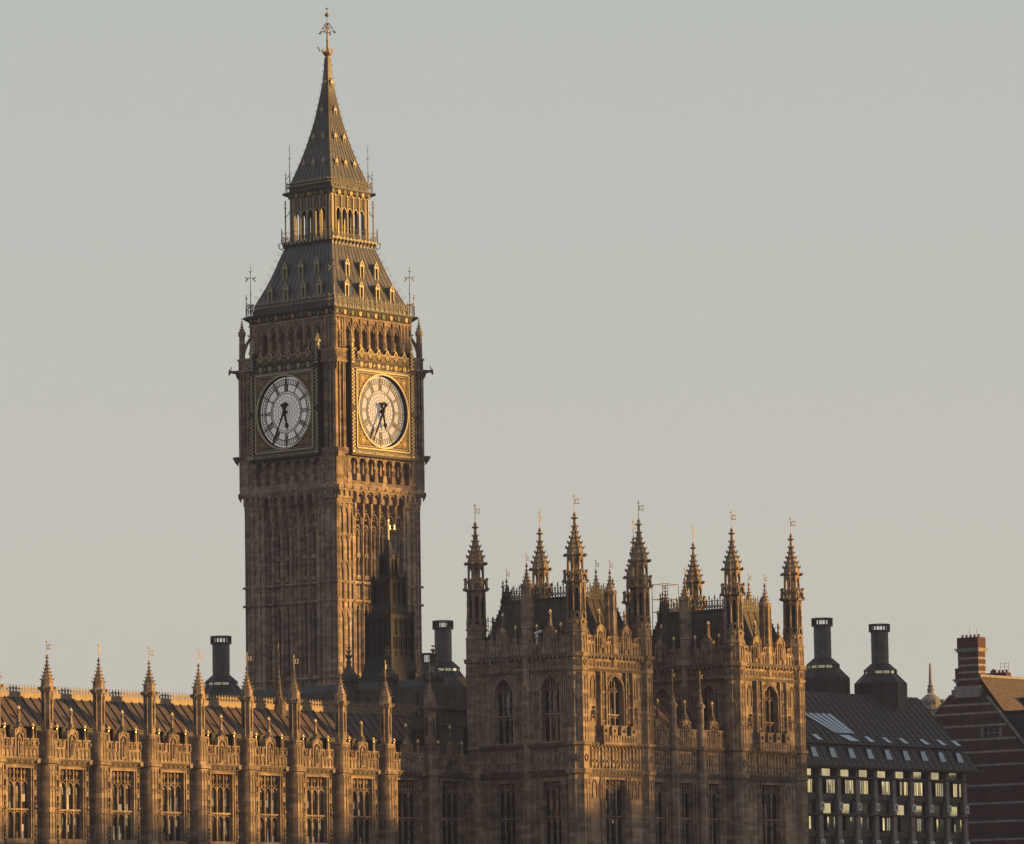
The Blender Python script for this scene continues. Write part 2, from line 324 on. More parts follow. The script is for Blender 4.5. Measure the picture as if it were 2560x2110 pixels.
# --- corbel table and lower arcade
mb=MB(); cv=MB()
mb.box(-5.5,5.5,-5.5,5.5,49,54)
for k in faces:
    mb.T=FR(k,6.04); cv.T=mb.T
    for i in range(7):
        u=-3.475+1.158*i
        mb.prism([(u-.17,48.95),(u+.17,48.95),(u+.17,50.05),(u-.17,50.05)],-.1,.40)
        mb.prism([(u-.09,47.6),(u+.09,47.6),(u+.14,49.0),(u-.14,49.0)],-.3,.18)
        cv.box(u-.1,u+.1,.40,.46,49.1,49.9)
    for i in range(6):
        uc=-2.9+1.158*i
        cv.arch(uc-.5,uc+.5,48.9,49.2,49.95,.13,-.1,.26,4); cv.spandrel(uc-.42,uc+.42,49.3,49.9,50.08,-.1,.2,3)
        cv.arch(uc-.42,uc+.42,46.9,47.2,48.0,.11,-.3,-.05,3)
        for q in range(4): cv.box(uc-.2,uc-.06,-.4,-.18,47.25+.3*q,47.43+.3*q); cv.box(uc+.06,uc+.2,-.4,-.18,47.25+.3*q,47.43+.3*q)
    for s in (-1,1):
        u0,u1=sorted((s*3.6,s*6.04))
        mb.prism([(u0,48.8),(u1,48.8),(u1,49.3),(u0,49.3)],-.1,.05)
        mb.prism([(u0,49.25),(u1+(.0),49.25),(u1,50.0),(u0,50.0)],-.1,.16)
        for q in range(3): cv.box(s*(4.2+.75*q)-.15,s*(4.2+.75*q)+.15,.0,.3,49.5,50.0)
    mb.box(-6.35,6.35,-.3,.32,50.0,50.22); mb.box(-6.45,6.45,-.3,.44,50.22,50.5); mb.box(-6.3,6.3,-.3,.36,50.5,50.72)
    for i in range(10): cv.box(-5.2+1.158*i-.14,-5.2+1.158*i+.14,.40,.53,50.2,50.48)
    # arcade
    for s in (-1,1):
        u0,u1=sorted((s*4.55,s*6.38)); mb.box(u0,u1,-.6,.22,50.7,53.75)
        for a,b in ((4.55,4.72),(5.25,5.42),(6.18,6.38)): mb.box(min(s*a,s*b),max(s*a,s*b),.22,.34,50.7,53.75)
        for a,b in ((4.72,5.25),(5.42,6.18)):
            p,q=sorted((s*a,s*b)); w=(q-p)/2
            for t in (p+w/2,p+1.5*w): cv.arch(t-w/2+.05,t+w/2-.05,51.5,52.8,53.3,.07,.22,.31,3)
            cv.box(p+.05,q-.05,.22,.30,50.9,51.3)
    mb.box(-4.6,4.6,-.6,-.25,50.7,53.75)
    mb.box(-4.6,4.6,-.3,.26,50.7,51.02)
    for i in range(8):
        u=-4.42+1.2*i*1.05
        mb.prism([(u-.3,51.0),(u+.3,51.0),(u+.2,51.75),(u-.2,51.75)],-.3,.33)
        cv.ball(u,.2,51.95,.15); cv.ball(u,.22,52.2,.11)
        mb.box(u-.09,u+.09,-.05,.15,51.7,53.1); cv.prism([(u-.08,52.7),(u+.08,52.7),(u+.32,53.3),(u-.32,53.3)],-.05,.28)
        if i<7:
            u2=u+.63; cv.arch(u+.08,u2+.55,52.6,52.8,53.35,.10,-.05,.22,4); cv.spandrel(u+.08,u2+.55,52.8,53.35,53.6,-.05,.18,4)
            mb.box(u2-.35,u2+.35,-.25,-.1,51.0,51.5); cv.ball(u2,.24,53.45,.09)
            for q in (-1,0,1): cv.box(u2+q*.16-.05,u2+q*.16+.05,.26,.31,50.78,50.94)
    mb.box(-6.5,6.5,-.6,.40,53.55,53.72)
    for s in (-1,1):
        u0,u1=sorted((s*4.5,s*6.5)); mb.box(u0,u1,-.6,.46,53.72,54.1)
mb.merge(cv).obj('lower_arcade',[STONE,CARVE],ct)
# --- clock stage
mb=MB(); cv=MB()
mb.box(-6.05,6.05,-6.05,6.05,53.9,62.7); mb.box(-6.0,6.0,-6.0,6.0,62.7,63.55)
for k in faces:
    mb.T=FR(k,6.04); cv.T=mb.T
    for s in (-1,1):
        def B(a,b,d0,d1,z0,z1,t=mb): t.box(min(s*a,s*b),max(s*a,s*b),d0,d1,z0,z1)
        B(4.6,6.35,0,.08,54.1,62.7)
        for a,b in ((6.12,6.38),(5.66,5.80),(5.15,5.28),(4.95,5.05)): B(a,b,0,.36,54.1,62.4)
        for a,b in ((5.28,5.66),(5.80,6.12)):
            p,q=sorted((s*a,s*b)); w=q-p
            for z in (57.2,60.6): cv.bar(p,z-.35,q,z+.0,.07,.08,.2); cv.bar(q,z-.35,p,z,.07,.08,.2); cv.ring((p+q)/2,z+.25,.08,.17,.08,.24,6)
            cv.arch(p+.02,q-.02,61.4,61.9,62.3,.07,.08,.25,3)
        B(4.55,6.42,0,.42,62.35,62.6); B(4.55,6.38,0,.34,62.6,63.5); B(4.5,6.46,0,.44,63.5,63.68)
        for q in range(9): B(4.75+.18*q,4.83+.18*q,.34,.38,62.75,63.35,cv)
    mb.box(-4.6,4.6,-.3,.3,63.3,63.5)
mb.merge(cv).obj('clock_stage',[STONE,CARVE],ct)
# --- gargoyles and stone pinnacles at the stage corners
gg=MB()
for L,z,zz in ((1.0,62.2,62.75),):
    gg.prism([(0,61.3),(.45,61.9),(.55,62.25),(1.0,62.35),(1.15,62.1),(1.25,62.2),(1.2,62.6),(1.1,62.75),(.95,62.55),(0,62.6)],-.14,.14); gg.box(.92,1.0,-.1,.1,62.7,62.95)
def corner_copies(mb,name,mats,parent,r,z=0):
    first=None
    for i in range(4):
        a=pi/4+i*pi/2
        if first is None: o=mb.obj(name,mats,parent); first=o
        else: o=dup(first,parent)
        o.location=(r*cos(a)*sqrt(2),r*sin(a)*sqrt(2),z); o.rotation_euler=(0,0,a)
    return first
corner_copies(gg,'gargoyle',STONE2,ct,6.2)
g2=MB(); g2.prism([(0,53.2),(.3,53.5),(.45,53.75),(.5,53.95),(.3,54.1),(0,54.1)],-.2,.2); g2.ball(.45,0,53.98,.13)
corner_copies(g2,'gargoyle',STONE2,ct,6.42)
g3=MB(); g3.prism([(0,49.6),(.2,49.9),(.32,50.15),(.3,50.45),(0,50.6)],-.25,.25)
corner_copies(g3,'gargoyle',STONE2,ct,6.25)
pp=MB()
pp.stack(0,0,[(63.5,.30),(65.9,.27),(66.0,.36),(66.35,.36),(66.45,.25),(66.65,.20)],8); pp.pinnacle(0,0,66.6,67.9,.17,4,.10,collar=False)
# flying buttress towards the belfry (local -x points inwards)
for i in range(6):
    t0=i/6; t1=(i+1)/6
    f=lambda t:(-.2-1.0*t*.75, 64.2+1.45*sin(t*pi/2)**.9 if t>0 else 64.2)
    pp.bar(*f(t0),*f(t1),.2,-.1,.1)
pp.bar(-.2,64.9,-1.0,66.1,.16,-.1,.1); pp.crockets(-.75,0,66.0,.1,.16,4)
corner_copies(pp,'corner_pinnacle',STONE,ct,6.12)
# --- clock surrounds and faces
mb_panel=MB(); gd=MB(); wg=MB(); gn=MB()
D=.70; ZC=57.95
mb_panel.T=FR(0,6.04); gd.T=mb_panel.T; wg.T=mb_panel.T; gn.T=mb_panel.T
n=48
def sqp(a,h):
    c,s_=cos(a),sin(a); k=h/max(abs(c),abs(s_)); return (c*k,ZC+s_*k)
for i in range(n):
    a=2*pi*i/n; b=2*pi*(i+1)/n
    mb_panel.prism([(3.5*cos(a),ZC+3.5*sin(a)),sqp(a,4.0),sqp(b,4.0),(3.5*cos(b),ZC+3.5*sin(b))],.02,D)
mb_panel.box(-4.52,4.52,.02,D-.02,53.55,53.95); mb_panel.box(-4.52,4.52,.02,D-.02,61.95,62.62)
for s in (-1,1): mb_panel.box(min(s*4.0,s*4.52),max(s*4.0,s*4.52),.02,D+.03,53.55,64.0)
mb_panel.box(-4.55,4.55,.02,D+.08,53.42,53.55); mb_panel.box(-4.45,4.45,.02,D+.06,62.60,62.70); mb_panel.box(-4.3,4.3,.1,D-.1,62.7,63.3)
# gold: square frame, ring, tracery in the corners
for s in (-1,1):
    gd.box(min(s*3.70,s*3.84),max(s*3.70,s*3.84),D,D+.08,54.18,61.72); gd.box(-3.70,3.70,D,D+.08,ZC+s*3.77-.07,ZC+s*3.77+.07)
    gd.box(min(s*3.52,s*3.57),max(s*3.52,s*3.57),D,D+.05,54.4,61.5); gd.box(-3.52,3.52,D,D+.05,ZC+s*3.56-.025,ZC+s*3.56+.025)
gd.ring(0,ZC,3.50,3.66,D-.02,D+.12,60)
CORN=[]
for sx in (-1,1):
    for sz in (-1,1):
        cx_,cz_=sx*2.98,ZC+sz*2.98; wg=MB(FR(0,6.04)); CORN.append(wg)
        wg.ring(cx_,cz_,.36,.43,D,D+.06,12); wg.ring(cx_,cz_,.0,.2,D,D+.09,8)
        for q in range(8): a=q*pi/4; wg.ring(cx_+.27*cos(a),cz_+.27*sin(a),.03,.08,D,D+.07,5)
        for dx,dz in ((.62,-.1),(-.1,.62)):
            pass
        for t in (.95,1.35,1.75):
            r_=.30-.07*(t-.95)/.4
            for (px,pz) in ((cx_-sx*t*.72,cz_+sz*.12),(cx_+sx*.12,cz_-sz*t*.72)):
                if math.hypot(px,pz-ZC)>3.75: wg.ring(px,pz,r_-.16,r_-.10,D,D+.05,8)
        wg.ring(cx_-sx*.62,cz_+sz*.22,.14,.20,D,D+.05,8); wg.ring(cx_+sx*.22,cz_-sz*.62,.14,.20,D,D+.05,8)
        wg.ring(cx_-sx*1.05,cz_+sz*.32,.10,.155,D,D+.05,8); wg.ring(cx_+sx*.32,cz_-sz*1.05,.10,.155,D,D+.05,8)
        wg.bar(cx_-sx*.5,cz_-sz*.5,cx_+sx*.5,cz_+sz*.5,.05,D,D+.04)
# chequered side strips
TAB=[]; gfr=gd; gd=MB(FR(0,6.04)); chq=gd
for s in (-1,1):
    for j in range(44):
        z=53.98+j*.178
        if 57.6<z<58.1: continue
        for i in range(2):
            if (i+j)%2==0: gd.box(min(s*(4.10+.18*i),s*(4.27+.18*i)),max(s*(4.10+.18*i),s*(4.27+.18*i)),D+.03,D+.08,z,z+.165)
    gd.box(min(s*4.1,s*4.46),max(s*4.1,s*4.46),D+.03,D+.09,53.68,53.9); gd.box(min(s*4.1,s*4.46),max(s*4.1,s*4.46),D+.03,D+.09,62.35,62.5)
    for j in range(8):
        for i in range(2):
            if (i+j)%2==0: gd.box(min(s*(4.10+.18*i),s*(4.27+.18*i)),max(s*(4.10+.18*i),s*(4.27+.18*i)),D+.03,D+.08,62.6+j*.17,62.76+j*.17)
    # little gilded tabernacle on top of each strip
    x=s*4.28; gd=MB(FR(0,6.04)); TAB.append(gd)
    gd.stack(x,D-.15,[(63.95,.20),(64.35,.16),(64.4,.30),(64.55,.30)],8)
    for q in range(6): a=q*pi/3; gd.tube((x+.26*cos(a),D-.15+.26*sin(a),64.5),(x+.08*cos(a),D-.15+.08*sin(a),65.15),.04,4)
    gd.ball(x,D-.15,65.2,.11); gd.tube((x,D-.15,65.2),(x,D-.15,65.6),.03,4); gd.ball(x,D-.15,65.48,.07,4); gd=chq
# inscription band, shields and pierced gold parapet
gd=gpar=MB(FR(0,6.04)); wg=MB(FR(0,6.04)); SHD=[]
for i in range(6):
    u=-3.05+1.245*i; sd_=MB(FR(0,6.04)); SHD.append(sd_)
    for a,b in ((-1,-1),(1,-1),(-1,1),(1,1)):
        sd_.prism([(u+a*.03,62.28+b*.03),(u+a*.19,62.28+b*.03),(u+a*(.19 if b>0 else .12),62.28+b*.2),(u+a*.03,62.28+b*(.2 if b>0 else .26))],D-.02,D+.07)
    wg.bar(u+.45,62.12,u+.72,62.42,.13,D-.02,D+.05)
    sd_.m=1; sd_.box(u-.25,u+.25,D-.02,D+.02,61.98,62.56)
    zz=62.78
    gd.poly([(u-.622,63.42),(u-.3,63.42),(u,63.95),(u+.3,63.42),(u+.622,63.42)],.07,D-.02,D+.08)
    wg.poly([(u-.622,63.30),(u-.3,63.30),(u,63.8),(u+.3,63.30),(u+.622,63.30)],.05,D-.02,D+.06)
    gd.poly([(u-.22,63.2),(u,63.5),(u+.22,63.2),(u,62.9),(u-.22,63.2)],.055,D-.02,D+.07); gd.ring(u,63.2,0,.09,D-.02,D+.08,6)
    for q in (-.5,-.36,.36,.5,.62): wg.bar(u+q,62.76,u+q,63.22,.045,D-.02,D+.04)
    mb_panel.prism([(u-.6,62.7),(u+.6,62.7),(u+.6,63.4),(u+.3,63.42),(u,63.92),(u-.3,63.42),(u-.6,63.4)],.3,D-.04)
    gd.tube((u,D-.1,63.9),(u,D-.1,64.3),.05,4); gd.stack(u,D-.1,[(64.25,.05),(64.35,.13),(64.4,.05)],6); gd.ball(u,D-.1,64.55,.11); gd.ball(u,D-.1,64.75,.05,4)
gd.box(-4.05,4.05,D-.02,D+.05,61.86,61.90); gd.box(-4.05,4.05,D-.02,D+.05,62.66,62.71); wg.box(-4.05,4.05,D-.02,D+.04,62.27,62.30)
# inscription lettering
tcv=bpy.data.curves.new('inscription','FONT'); tcv.body='DOMINE SALVAM FAC REGINAM NOSTRAM VICTORIAM PRIMAM'; tcv.size=1; tcv.extrude=.0; tcv.resolution_u=2; tcv.offset=.012
to=bpy.data.objects.new('tmp_text',tcv); COL.objects.link(to); bpy.context.view_layer.update()
tm=to.to_mesh(); xs=[v.co.x for v in tm.vertices]; ys=[v.co.y for v in tm.vertices]
kx=7.9/(max(xs)-min(xs)); ky=.27/(max(ys)-min(ys)); TX=[(( v.co.x-min(xs))*kx-3.95, D+.035, 53.63+(v.co.y-min(ys))*ky) for v in tm.vertices]; TF=[tuple(p.vertices) for p in tm.polygons]
to.to_mesh_clear(); bpy.data.objects.remove(to)
tx=MB(FR(0,6.04)); tx.add(TX,TF); tx.box(-4.05,4.05,D-.02,D+.03,53.97,53.99)
# dial
dial=MB(FR(0,6.04)); nn=60
for i in range(nn):
    a=2*pi*i/nn; b=2*pi*(i+1)/nn; dial.add([(0,.25,ZC),(3.52*cos(a),.25,ZC+3.52*sin(a)),(3.52*cos(b),.25,ZC+3.52*sin(b))],[(0,1,2)])
tr=MB(FR(0,6.04)); fine=MB(FR(0,6.04))
d0,d1=.252,.31
tr.ring(0,ZC,3.42,3.52,d0,d1,60)
for r0,r1 in ((3.17,3.24),(2.68,2.78),(1.98,2.05),(1.83,1.87)): tr.ring(0,ZC,r0,r1,d0,d1,60)
for i in range(60):
    a=2*pi*i/60; w=.045
    tr.bar(2.75*cos(a),ZC+2.75*sin(a),3.2*cos(a),ZC+3.2*sin(a),w,d0,d1)
    fine.bar(2.05*cos(a),ZC+2.05*sin(a),2.7*cos(a),ZC+2.7*sin(a),.018,d0,d0+.02)
tr.ring(0,ZC,2.93,2.96,d0,d1,48)
NUM=['XII','I','II','III','IIII','V','VI','VII','VIII','IX','X','XI']
for h in range(12):
    a=pi/2-h*pi/6; c,s_=cos(a),sin(a)
    def P(x,y): return (c*y+s_*x, ZC+s_*y-c*x)      # x tangential (clockwise), y radial
    tr.bar(*P(0,2.7),*P(0,3.45),.10,d0,d1+.01)
    for sx in (-1,1): tr.bar(*P(sx*.13,2.78),*P(sx*.13,3.15),.035,d0,d1)
    wd={'I':.13,'V':.24,'X':.24}; tot=sum(wd[ch] for ch in NUM[h]); x=-tot/2
    for ch in NUM[h]:
        w=wd[ch]
        if ch=='I': tr.bar(*P(x+w/2,2.05),*P(x+w/2,2.68),.078,d0,d1+.01)
        elif ch=='V': tr.bar(*P(x+.03,2.68),*P(x+w/2,2.05),.085,d0,d1+.01); tr.bar(*P(x+w-.03,2.68),*P(x+w/2,2.05),.045,d0,d1+.01)
        else: tr.bar(*P(x+.02,2.68),*P(x+w-.02,2.05),.085,d0,d1+.01); tr.bar(*P(x+w-.02,2.68),*P(x+.02,2.05),.045,d0,d1+.01)
        x+=w
for j,(r_,m_) in enumerate(((.45,8),(.8,12),(1.15,16),(1.5,24),(1.84,24))):      # web of glazing bars
    for i in range(m_):
        a=2*pi*(i+.5*(j%2))/m_; b=2*pi*(i+1+.5*(j%2))/m_; mid=(a+b)/2; rm=r_*.93
        fine.bar(r_*cos(a),ZC+r_*sin(a),rm*cos(mid),ZC+rm*sin(mid),.028,d0,d0+.03); fine.bar(rm*cos(mid),ZC+rm*sin(mid),r_*cos(b),ZC+r_*sin(b),.028,d0,d0+.03)
        r2=r_-.33
        if r2>.1: fine.bar(rm*cos(mid),ZC+rm*sin(mid),r2*cos(mid),ZC+r2*sin(mid),.025,d0,d0+.03)
def hand(L,ang,kind):
    m=MB(FR(0,6.04)); a=pi/2-R(ang); c,s_=cos(a),sin(a)
    def P(x,y): return (c*y+s_*x, ZC+s_*y-c*x)
    dd=.62 if kind=='m' else .56; e0,e1=dd,dd+.05
    if kind=='m':
        m.prism([P(-.13,0),P(-.07,1.6),P(-.10,1.75),P(-.05,L),P(.05,L),P(.10,1.75),P(.07,1.6),P(.13,0)],e0,e1)
        m.prism([P(-.1,0),P(-.13,-.55),P(-.26,-.75),P(-.22,-.98),P(0,-.9),P(.22,-.98),P(.26,-.75),P(.13,-.55),P(.1,0)],e0,e1)
    else:
        m.prism([P(-.17,0),P(-.10,.75),P(-.15,.95),P(-.06,1.05),P(-.24,1.3),P(-.2,1.5),P(-.06,1.62),P(0,L),P(.06,1.62),P(.2,1.5),P(.24,1.3),P(.06,1.05),P(.15,.95),P(.10,.75),P(.17,0)],e0,e1)
        m.prism([P(-.12,0),P(-.15,-.5),P(-.3,-.68),P(-.24,-.92),P(0,-.82),P(.24,-.92),P(.3,-.68),P(.15,-.5),P(.12,0)],e0,e1)
    for i in range(10):
        t=2*pi*i/10; t2=2*pi*(i+1)/10; m.prism([(0,ZC),(.19*cos(t),ZC+.19*sin(t)),(.19*cos(t2),ZC+.19*sin(t2))],.28,e1+.02)
    return m
sur0=mb_panel.merge(chq).obj('clock_surround',[BLACKP,GOLD],ct); gfr.obj('gilded_frame',GOLD,sur0); gpar.merge(wg).obj('gilded_parapet',[GOLD,GOLDW],sur0); tx.obj('inscription',GOLD,sur0)
for q in CORN: q.obj('corner_tracery',GOLDW,sur0)
for q in TAB: q.obj('gilded_tabernacle',GOLD,sur0)
for q in SHD: q.obj('shield',[GOLD,GREEN],sur0)
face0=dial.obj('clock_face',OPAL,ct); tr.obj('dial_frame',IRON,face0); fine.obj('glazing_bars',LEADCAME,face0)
hand(3.3,207.,'m').obj('minute_hand',HANDM,face0); hand(1.95,167.,'h').obj('hour_hand',HANDM,face0)
face0.location=(.12,0,0)
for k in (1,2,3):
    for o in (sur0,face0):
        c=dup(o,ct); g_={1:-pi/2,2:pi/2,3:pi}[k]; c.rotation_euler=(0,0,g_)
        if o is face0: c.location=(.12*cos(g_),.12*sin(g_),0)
# --- belfry (open arcade of seven lights on each side)
mb=MB(); cv=MB(); BH=5.56
BC=[-4.16+1.165*i for i in range(8)]
for k in faces:
    mb.T=FR(k,BH); cv.T=mb.T
    ops=[(BC[i]+.13,BC[i+1]-.13,63.9,66.75) for i in range(7)]
    mb.rwall(-5.56,5.56,63.5,67.05,ops,.5)
    mb.rwall(-5.1,5.1,63.5,67.05,ops,.0,-.5)
    for i in range(7):
        u0,u1=BC[i]+.13,BC[i+1]-.13; uc=(u0+u1)/2
        mb.spandrel(u0,u1,65.75,66.62,66.76,-.45,-.04,4)
        cv.arch(u0,u1,64.0,65.75,66.62,.10,-.12,.06,4)
        cv.poly([(u0+.0,65.55),(uc-.16,65.95),(uc,66.5)],.08,-.3,-.02); cv.poly([(u1,65.55),(uc+.16,65.95),(uc,66.5)],.08,-.3,-.02)
        mb.box(u0,u1,-.3,-.2,63.9,64.15)
    for u in BC: mb.box(u-.08,u+.08,0,.12,63.6,66.95); mb.box(u-.13,u+.13,0,.05,63.6,66.9)
    for s in (-1,1):
        for a in (4.45,4.95,5.45): mb.box(s*a-.07,s*a+.07,0,.1,63.6,67.0)
        for a in (4.7,5.2):
            for z in (65.2,66.7): cv.arch(s*a-.16,s*a+.16,z-.9,z-.35,z,.06,0,.08,3)
            cv.ring(s*a,65.5,.07,.16,0,.08,6)
    mb.box(-5.6,5.6,0,.16,66.85,67.02)
mb.T=None; mb.box(-5.5,5.5,-5.5,5.5,66.9,67.1); mb.box(-5.4,5.4,-5.4,5.4,63.3,63.6); mb.box(-4.6,4.6,-4.6,4.6,63.6,66.9)
mb.merge(cv).obj('belfry',[STONE,CARVE],ct)
# --- ornamental cornices with gilt bosses
def cornice(h0,h1,z0,z1,name,step):
    m=MB(); m.tbox(0,0,z0,z1-.14,h0,h0,h1-.1,h1-.1); m.tbox(0,0,z1-.14,z1,h1,h1,h1,h1)
    g=MB(); gr=MB(); N_=int(2*h0/step)
    for k in faces:
        g.T=FR(k,0); gr.T=g.T
        for i in range(N_):
            u=-h0+ (i+.5)*2*h0/N_; zc=(z0+z1-.14)/2; d=(h0+h1-.1)/2
            if i%2: 
                for q in range(7): a=random.random()*6.28; r_=random.random()*.2; g.ball(u+r_*cos(a)*1.3,d+.03,zc+r_*sin(a)*.9,.05+.03*random.random(),5)
            else: (gr if i%4==0 else g).prism([(u-.17,zc-.22),(u+.17,zc-.22),(u+.2,zc+.1),(u+.1,zc+.22),(u-.1,zc+.22),(u-.2,zc+.1)],d-.1,d+.08)
    for i in range(4):
        a=pi/4+i*pi/2; g.T=None; g.tube((h0*1.38*cos(a),h0*1.38*sin(a),z0+.05),((h1+.1)*1.414*cos(a),(h1+.1)*1.414*sin(a),z1),.05,4)
        m.tube((h0*1.38*cos(a),h0*1.38*sin(a),z0+.2),((h1+.16)*1.414*cos(a),(h1+.16)*1.414*sin(a),z1-.1),.13,5,.16)
    o=m.obj(name,DARKLEAD,ct); g.obj('gilt_bosses',GOLDW,o); gr.obj('green_bosses',GREEN,o)
cornice(5.58,5.86,67.05,67.85,'belfry_cornice',.55)
cornice(2.78,3.06,79.5,80.1,'lantern_cornice',.42)
# --- gilded crestings
def cresting(h,z0,z1,step,name):
    m=MB(); g=MB(); N_=int(2*h/step); hh=z1-z0
    for k in faces:
        m.T=FR(k,h); g.T=m.T
        m.box(-h,h,-.06,.0,z0,z0+.08)
        for zz in (z0+hh*.48,z0+hh*.78): m.box(-h,h,-.03,.0,zz,zz+.03)
        for i in range(N_+1):
            u=-h+i*2*h/N_
            m.box(u-.03,u+.03,-.03,.02,z0,z0+hh*.95)
            g.ball(u,.03,z0+hh*.58,.085,6)
            if i<N_: 
                um=u+h/N_; g.ball(um,.03,z0+hh*.60,.07,5); m.arch(u,um*2-u,z0+.1,z0+hh*.25,z0+hh*.46,.035,-.03,.0,3); g.ball(um,.03,z0+hh*.87,.06,5)
            g.stack(u,.0,[(z0+hh*.85,.03),(z0+hh*.9,.085),(z0+hh*.97,.07),(z0+hh*1.08,.01)],5)
    o=m.obj(name,IRON,ct); g.obj('gilt_finials',GOLD,o)
cresting(5.68,67.85,69.05,.66,'roof_cresting')
cresting(2.92,80.1,81.1,.42,'spire_cresting')
# --- roofs
def hproof(prof,name,nribs,m_):
    m=MB(); n_=len(prof); vs=[]; 
    for z,h in prof: vs+=[(-h,-h,z),(h,-h,z),(h,h,z),(-h,h,z)]
    fs=[(j*4+i,j*4+(i+1)%4,j*4+(i+1)%4+4,j*4+i+4) for j in range(n_-1) for i in range(4)]+[(0,1,2,3)]
    m.add(vs,fs)
    for k in faces:
        m.T=FR(k,0)
        for i in range(nribs+1):
            t=-1+2*i/nribs
            for (za,ha),(zb,hb) in zip(prof,prof[1:]):
                if hb*2<abs(t)*0: continue
                w=.035
                m.add([(t*ha-w,ha-.03,za),(t*ha+w,ha-.03,za),(t*hb+w,hb-.03,zb),(t*hb-w,hb-.03,zb),(t*ha-w,ha+.045,za),(t*ha+w,ha+.045,za),(t*hb+w,hb+.045,zb),(t*hb-w,hb+.045,zb)],
                      [(0,1,2,3),(4,5,6,7),(0,1,5,4),(1,2,6,5),(2,3,7,6),(3,0,4,7)])
    return m.obj(name,m_,ct)
LR=[(67.9,5.3),(69.0,5.18),(69.9,4.77),(70.85,4.36),(71.75,4.02),(72.62,3.74),(73.6,3.43),(74.5,3.12),(74.75,3.14)]
lroof=hproof(LR,'lower_roof',14,IRONROOF)
SP=[(80.2,2.75),(81.1,2.62),(82.2,2.26),(83.28,1.92),(84.7,1.53),(86.15,1.18),(87.5,.90),(88.96,.66),(90.1,.48),(91.3,.33),(92.5,.24),(93.6,.19)]
spire=hproof(SP,'spire',9,IRONROOF)
def hAt(prof,z):
    for (a,h),(b,g) in zip(prof,prof[1:]):
        if a<=z<=b: return h+(g-h)*(z-a)/(b-a)
def dormer(w,zb,zt,ztip,depth):
    """gilded gabled dormer; local origin at its sill, u across, d outwards"""
    m=MB(lambda u,d,z:(d,u,z)); g=MB(lambda u,d,z:(d,u,z)); hh=zt-zb
    for s in (-1,1): m.quad((s*w,0,0),(s*w,-depth,hh*.0),(s*w,-depth,hh),(s*w,0,hh)); m.quad((s*w,0,hh),(0,0,hh+w*1.7),(0,-depth*1.25,hh+w*1.7),(s*w,-depth*1.1,hh))
    m.quad((-w,-.25,0),(w,-.25,0),(w,-.25,hh),(-w,-.25,hh)); m.add([(-w,-.02,hh),(w,-.02,hh),(0,-.02,hh+w*1.7)],[(0,1,2)])
    for s in (-1,1):
        g.box(min(s*w*.72,s*w*1.1),max(s*w*.72,s*w*1.1),-.12,.06,-.35,hh); g.bar(s*w*1.25,hh-.1,0,hh+w*2.2,.09,-.06,.07); g.ball(s*w*1.2,.0,hh+.08,.08,5)
        for q in (.3,.6): g.ball(s*w*1.25*(1-q)+s*.06,.0,hh+w*2.2*q,.055,4)
    g.box(-w,w,-.1,.05,hh-.08,hh+.02); g.tube((0,0,hh+w*2.0),(0,0,ztip-zb),.03,4,.02); g.ball(0,0,hh+w*2.2+.12,.07,5); g.ball(0,0,ztip-zb-.06,.05,4)
    g.box(-w*.5,w*.5,-.04,.04,hh*.98,hh+w*.5)
    return m,g
def place_dormers(parent,prof,us,w,zb,zt,ztip,depth,faces_=faces):
    m,g=dormer(w,zb,zt,ztip,depth); first=None
    for k in faces_:
        for u in us:
            if first is None: o=m.obj('dormer',IRONROOF,parent); g.obj('gilded_gable',GOLD,o); first=o
            else: o=dup(first,parent)
            h=hAt(prof,zb)+.12
            o.location=FR(k,h)(u,0,zb); o.rotation_euler=(0,0,{0:0,1:-pi/2,2:pi/2,3:pi}[k])
place_dormers(lroof,LR,(-3.25,-1.15,1.2,3.3),.24,69.35,70.2,70.95,.6)
place_dormers(lroof,LR,(-2.1,0,2.1),.24,71.6,72.45,73.2,.5)
for us,zb in (((-1.3,0,1.3),82.75),((-.62,.62),85.4),((0,),88.15),((0,),90.95)):
    place_dormers(spire,SP,us,.13,zb,zb+.12,zb+.62,.2)
# hips with gilded crockets, one per corner
for prof,zs,par in ((LR,[69.6+.72*i for i in range(7)],lroof),(SP,[81.6+.66*i for i in range(18)],spire)):
    hc=MB()
    for z in zs:
        r=hAt(prof,z)*sqrt(2)
        if prof is LR:
            c=(r+.28,z+.16)
            for q in range(6):
                t=q*pi/3; t2=t+pi/3; hc.tube((c[0]+.15*cos(t),0,c[1]+.15*sin(t)),(c[0]+.15*cos(t2),0,c[1]+.15*sin(t2)),.014,3)
            hc.tube((r,0,z),(r+.15,0,z+.05),.02,3)
        else: hc.tube((r,0,z),(r+.14,0,z+.05),.018,3); hc.ball(r+.15,0,z+.08,.045,4)
    for (za,ha),(zb,hb) in zip(prof[1:],prof[2:]): hc.tube((ha*sqrt(2),0,za),(hb*sqrt(2),0,zb),.055,5)
    f=None
    for i in range(4):
        o=hc.obj('gilded_hip',GOLDW,par) if f is None else dup(f,par); f=f or o; o.rotation_euler=(0,0,pi/4+i*pi/2)
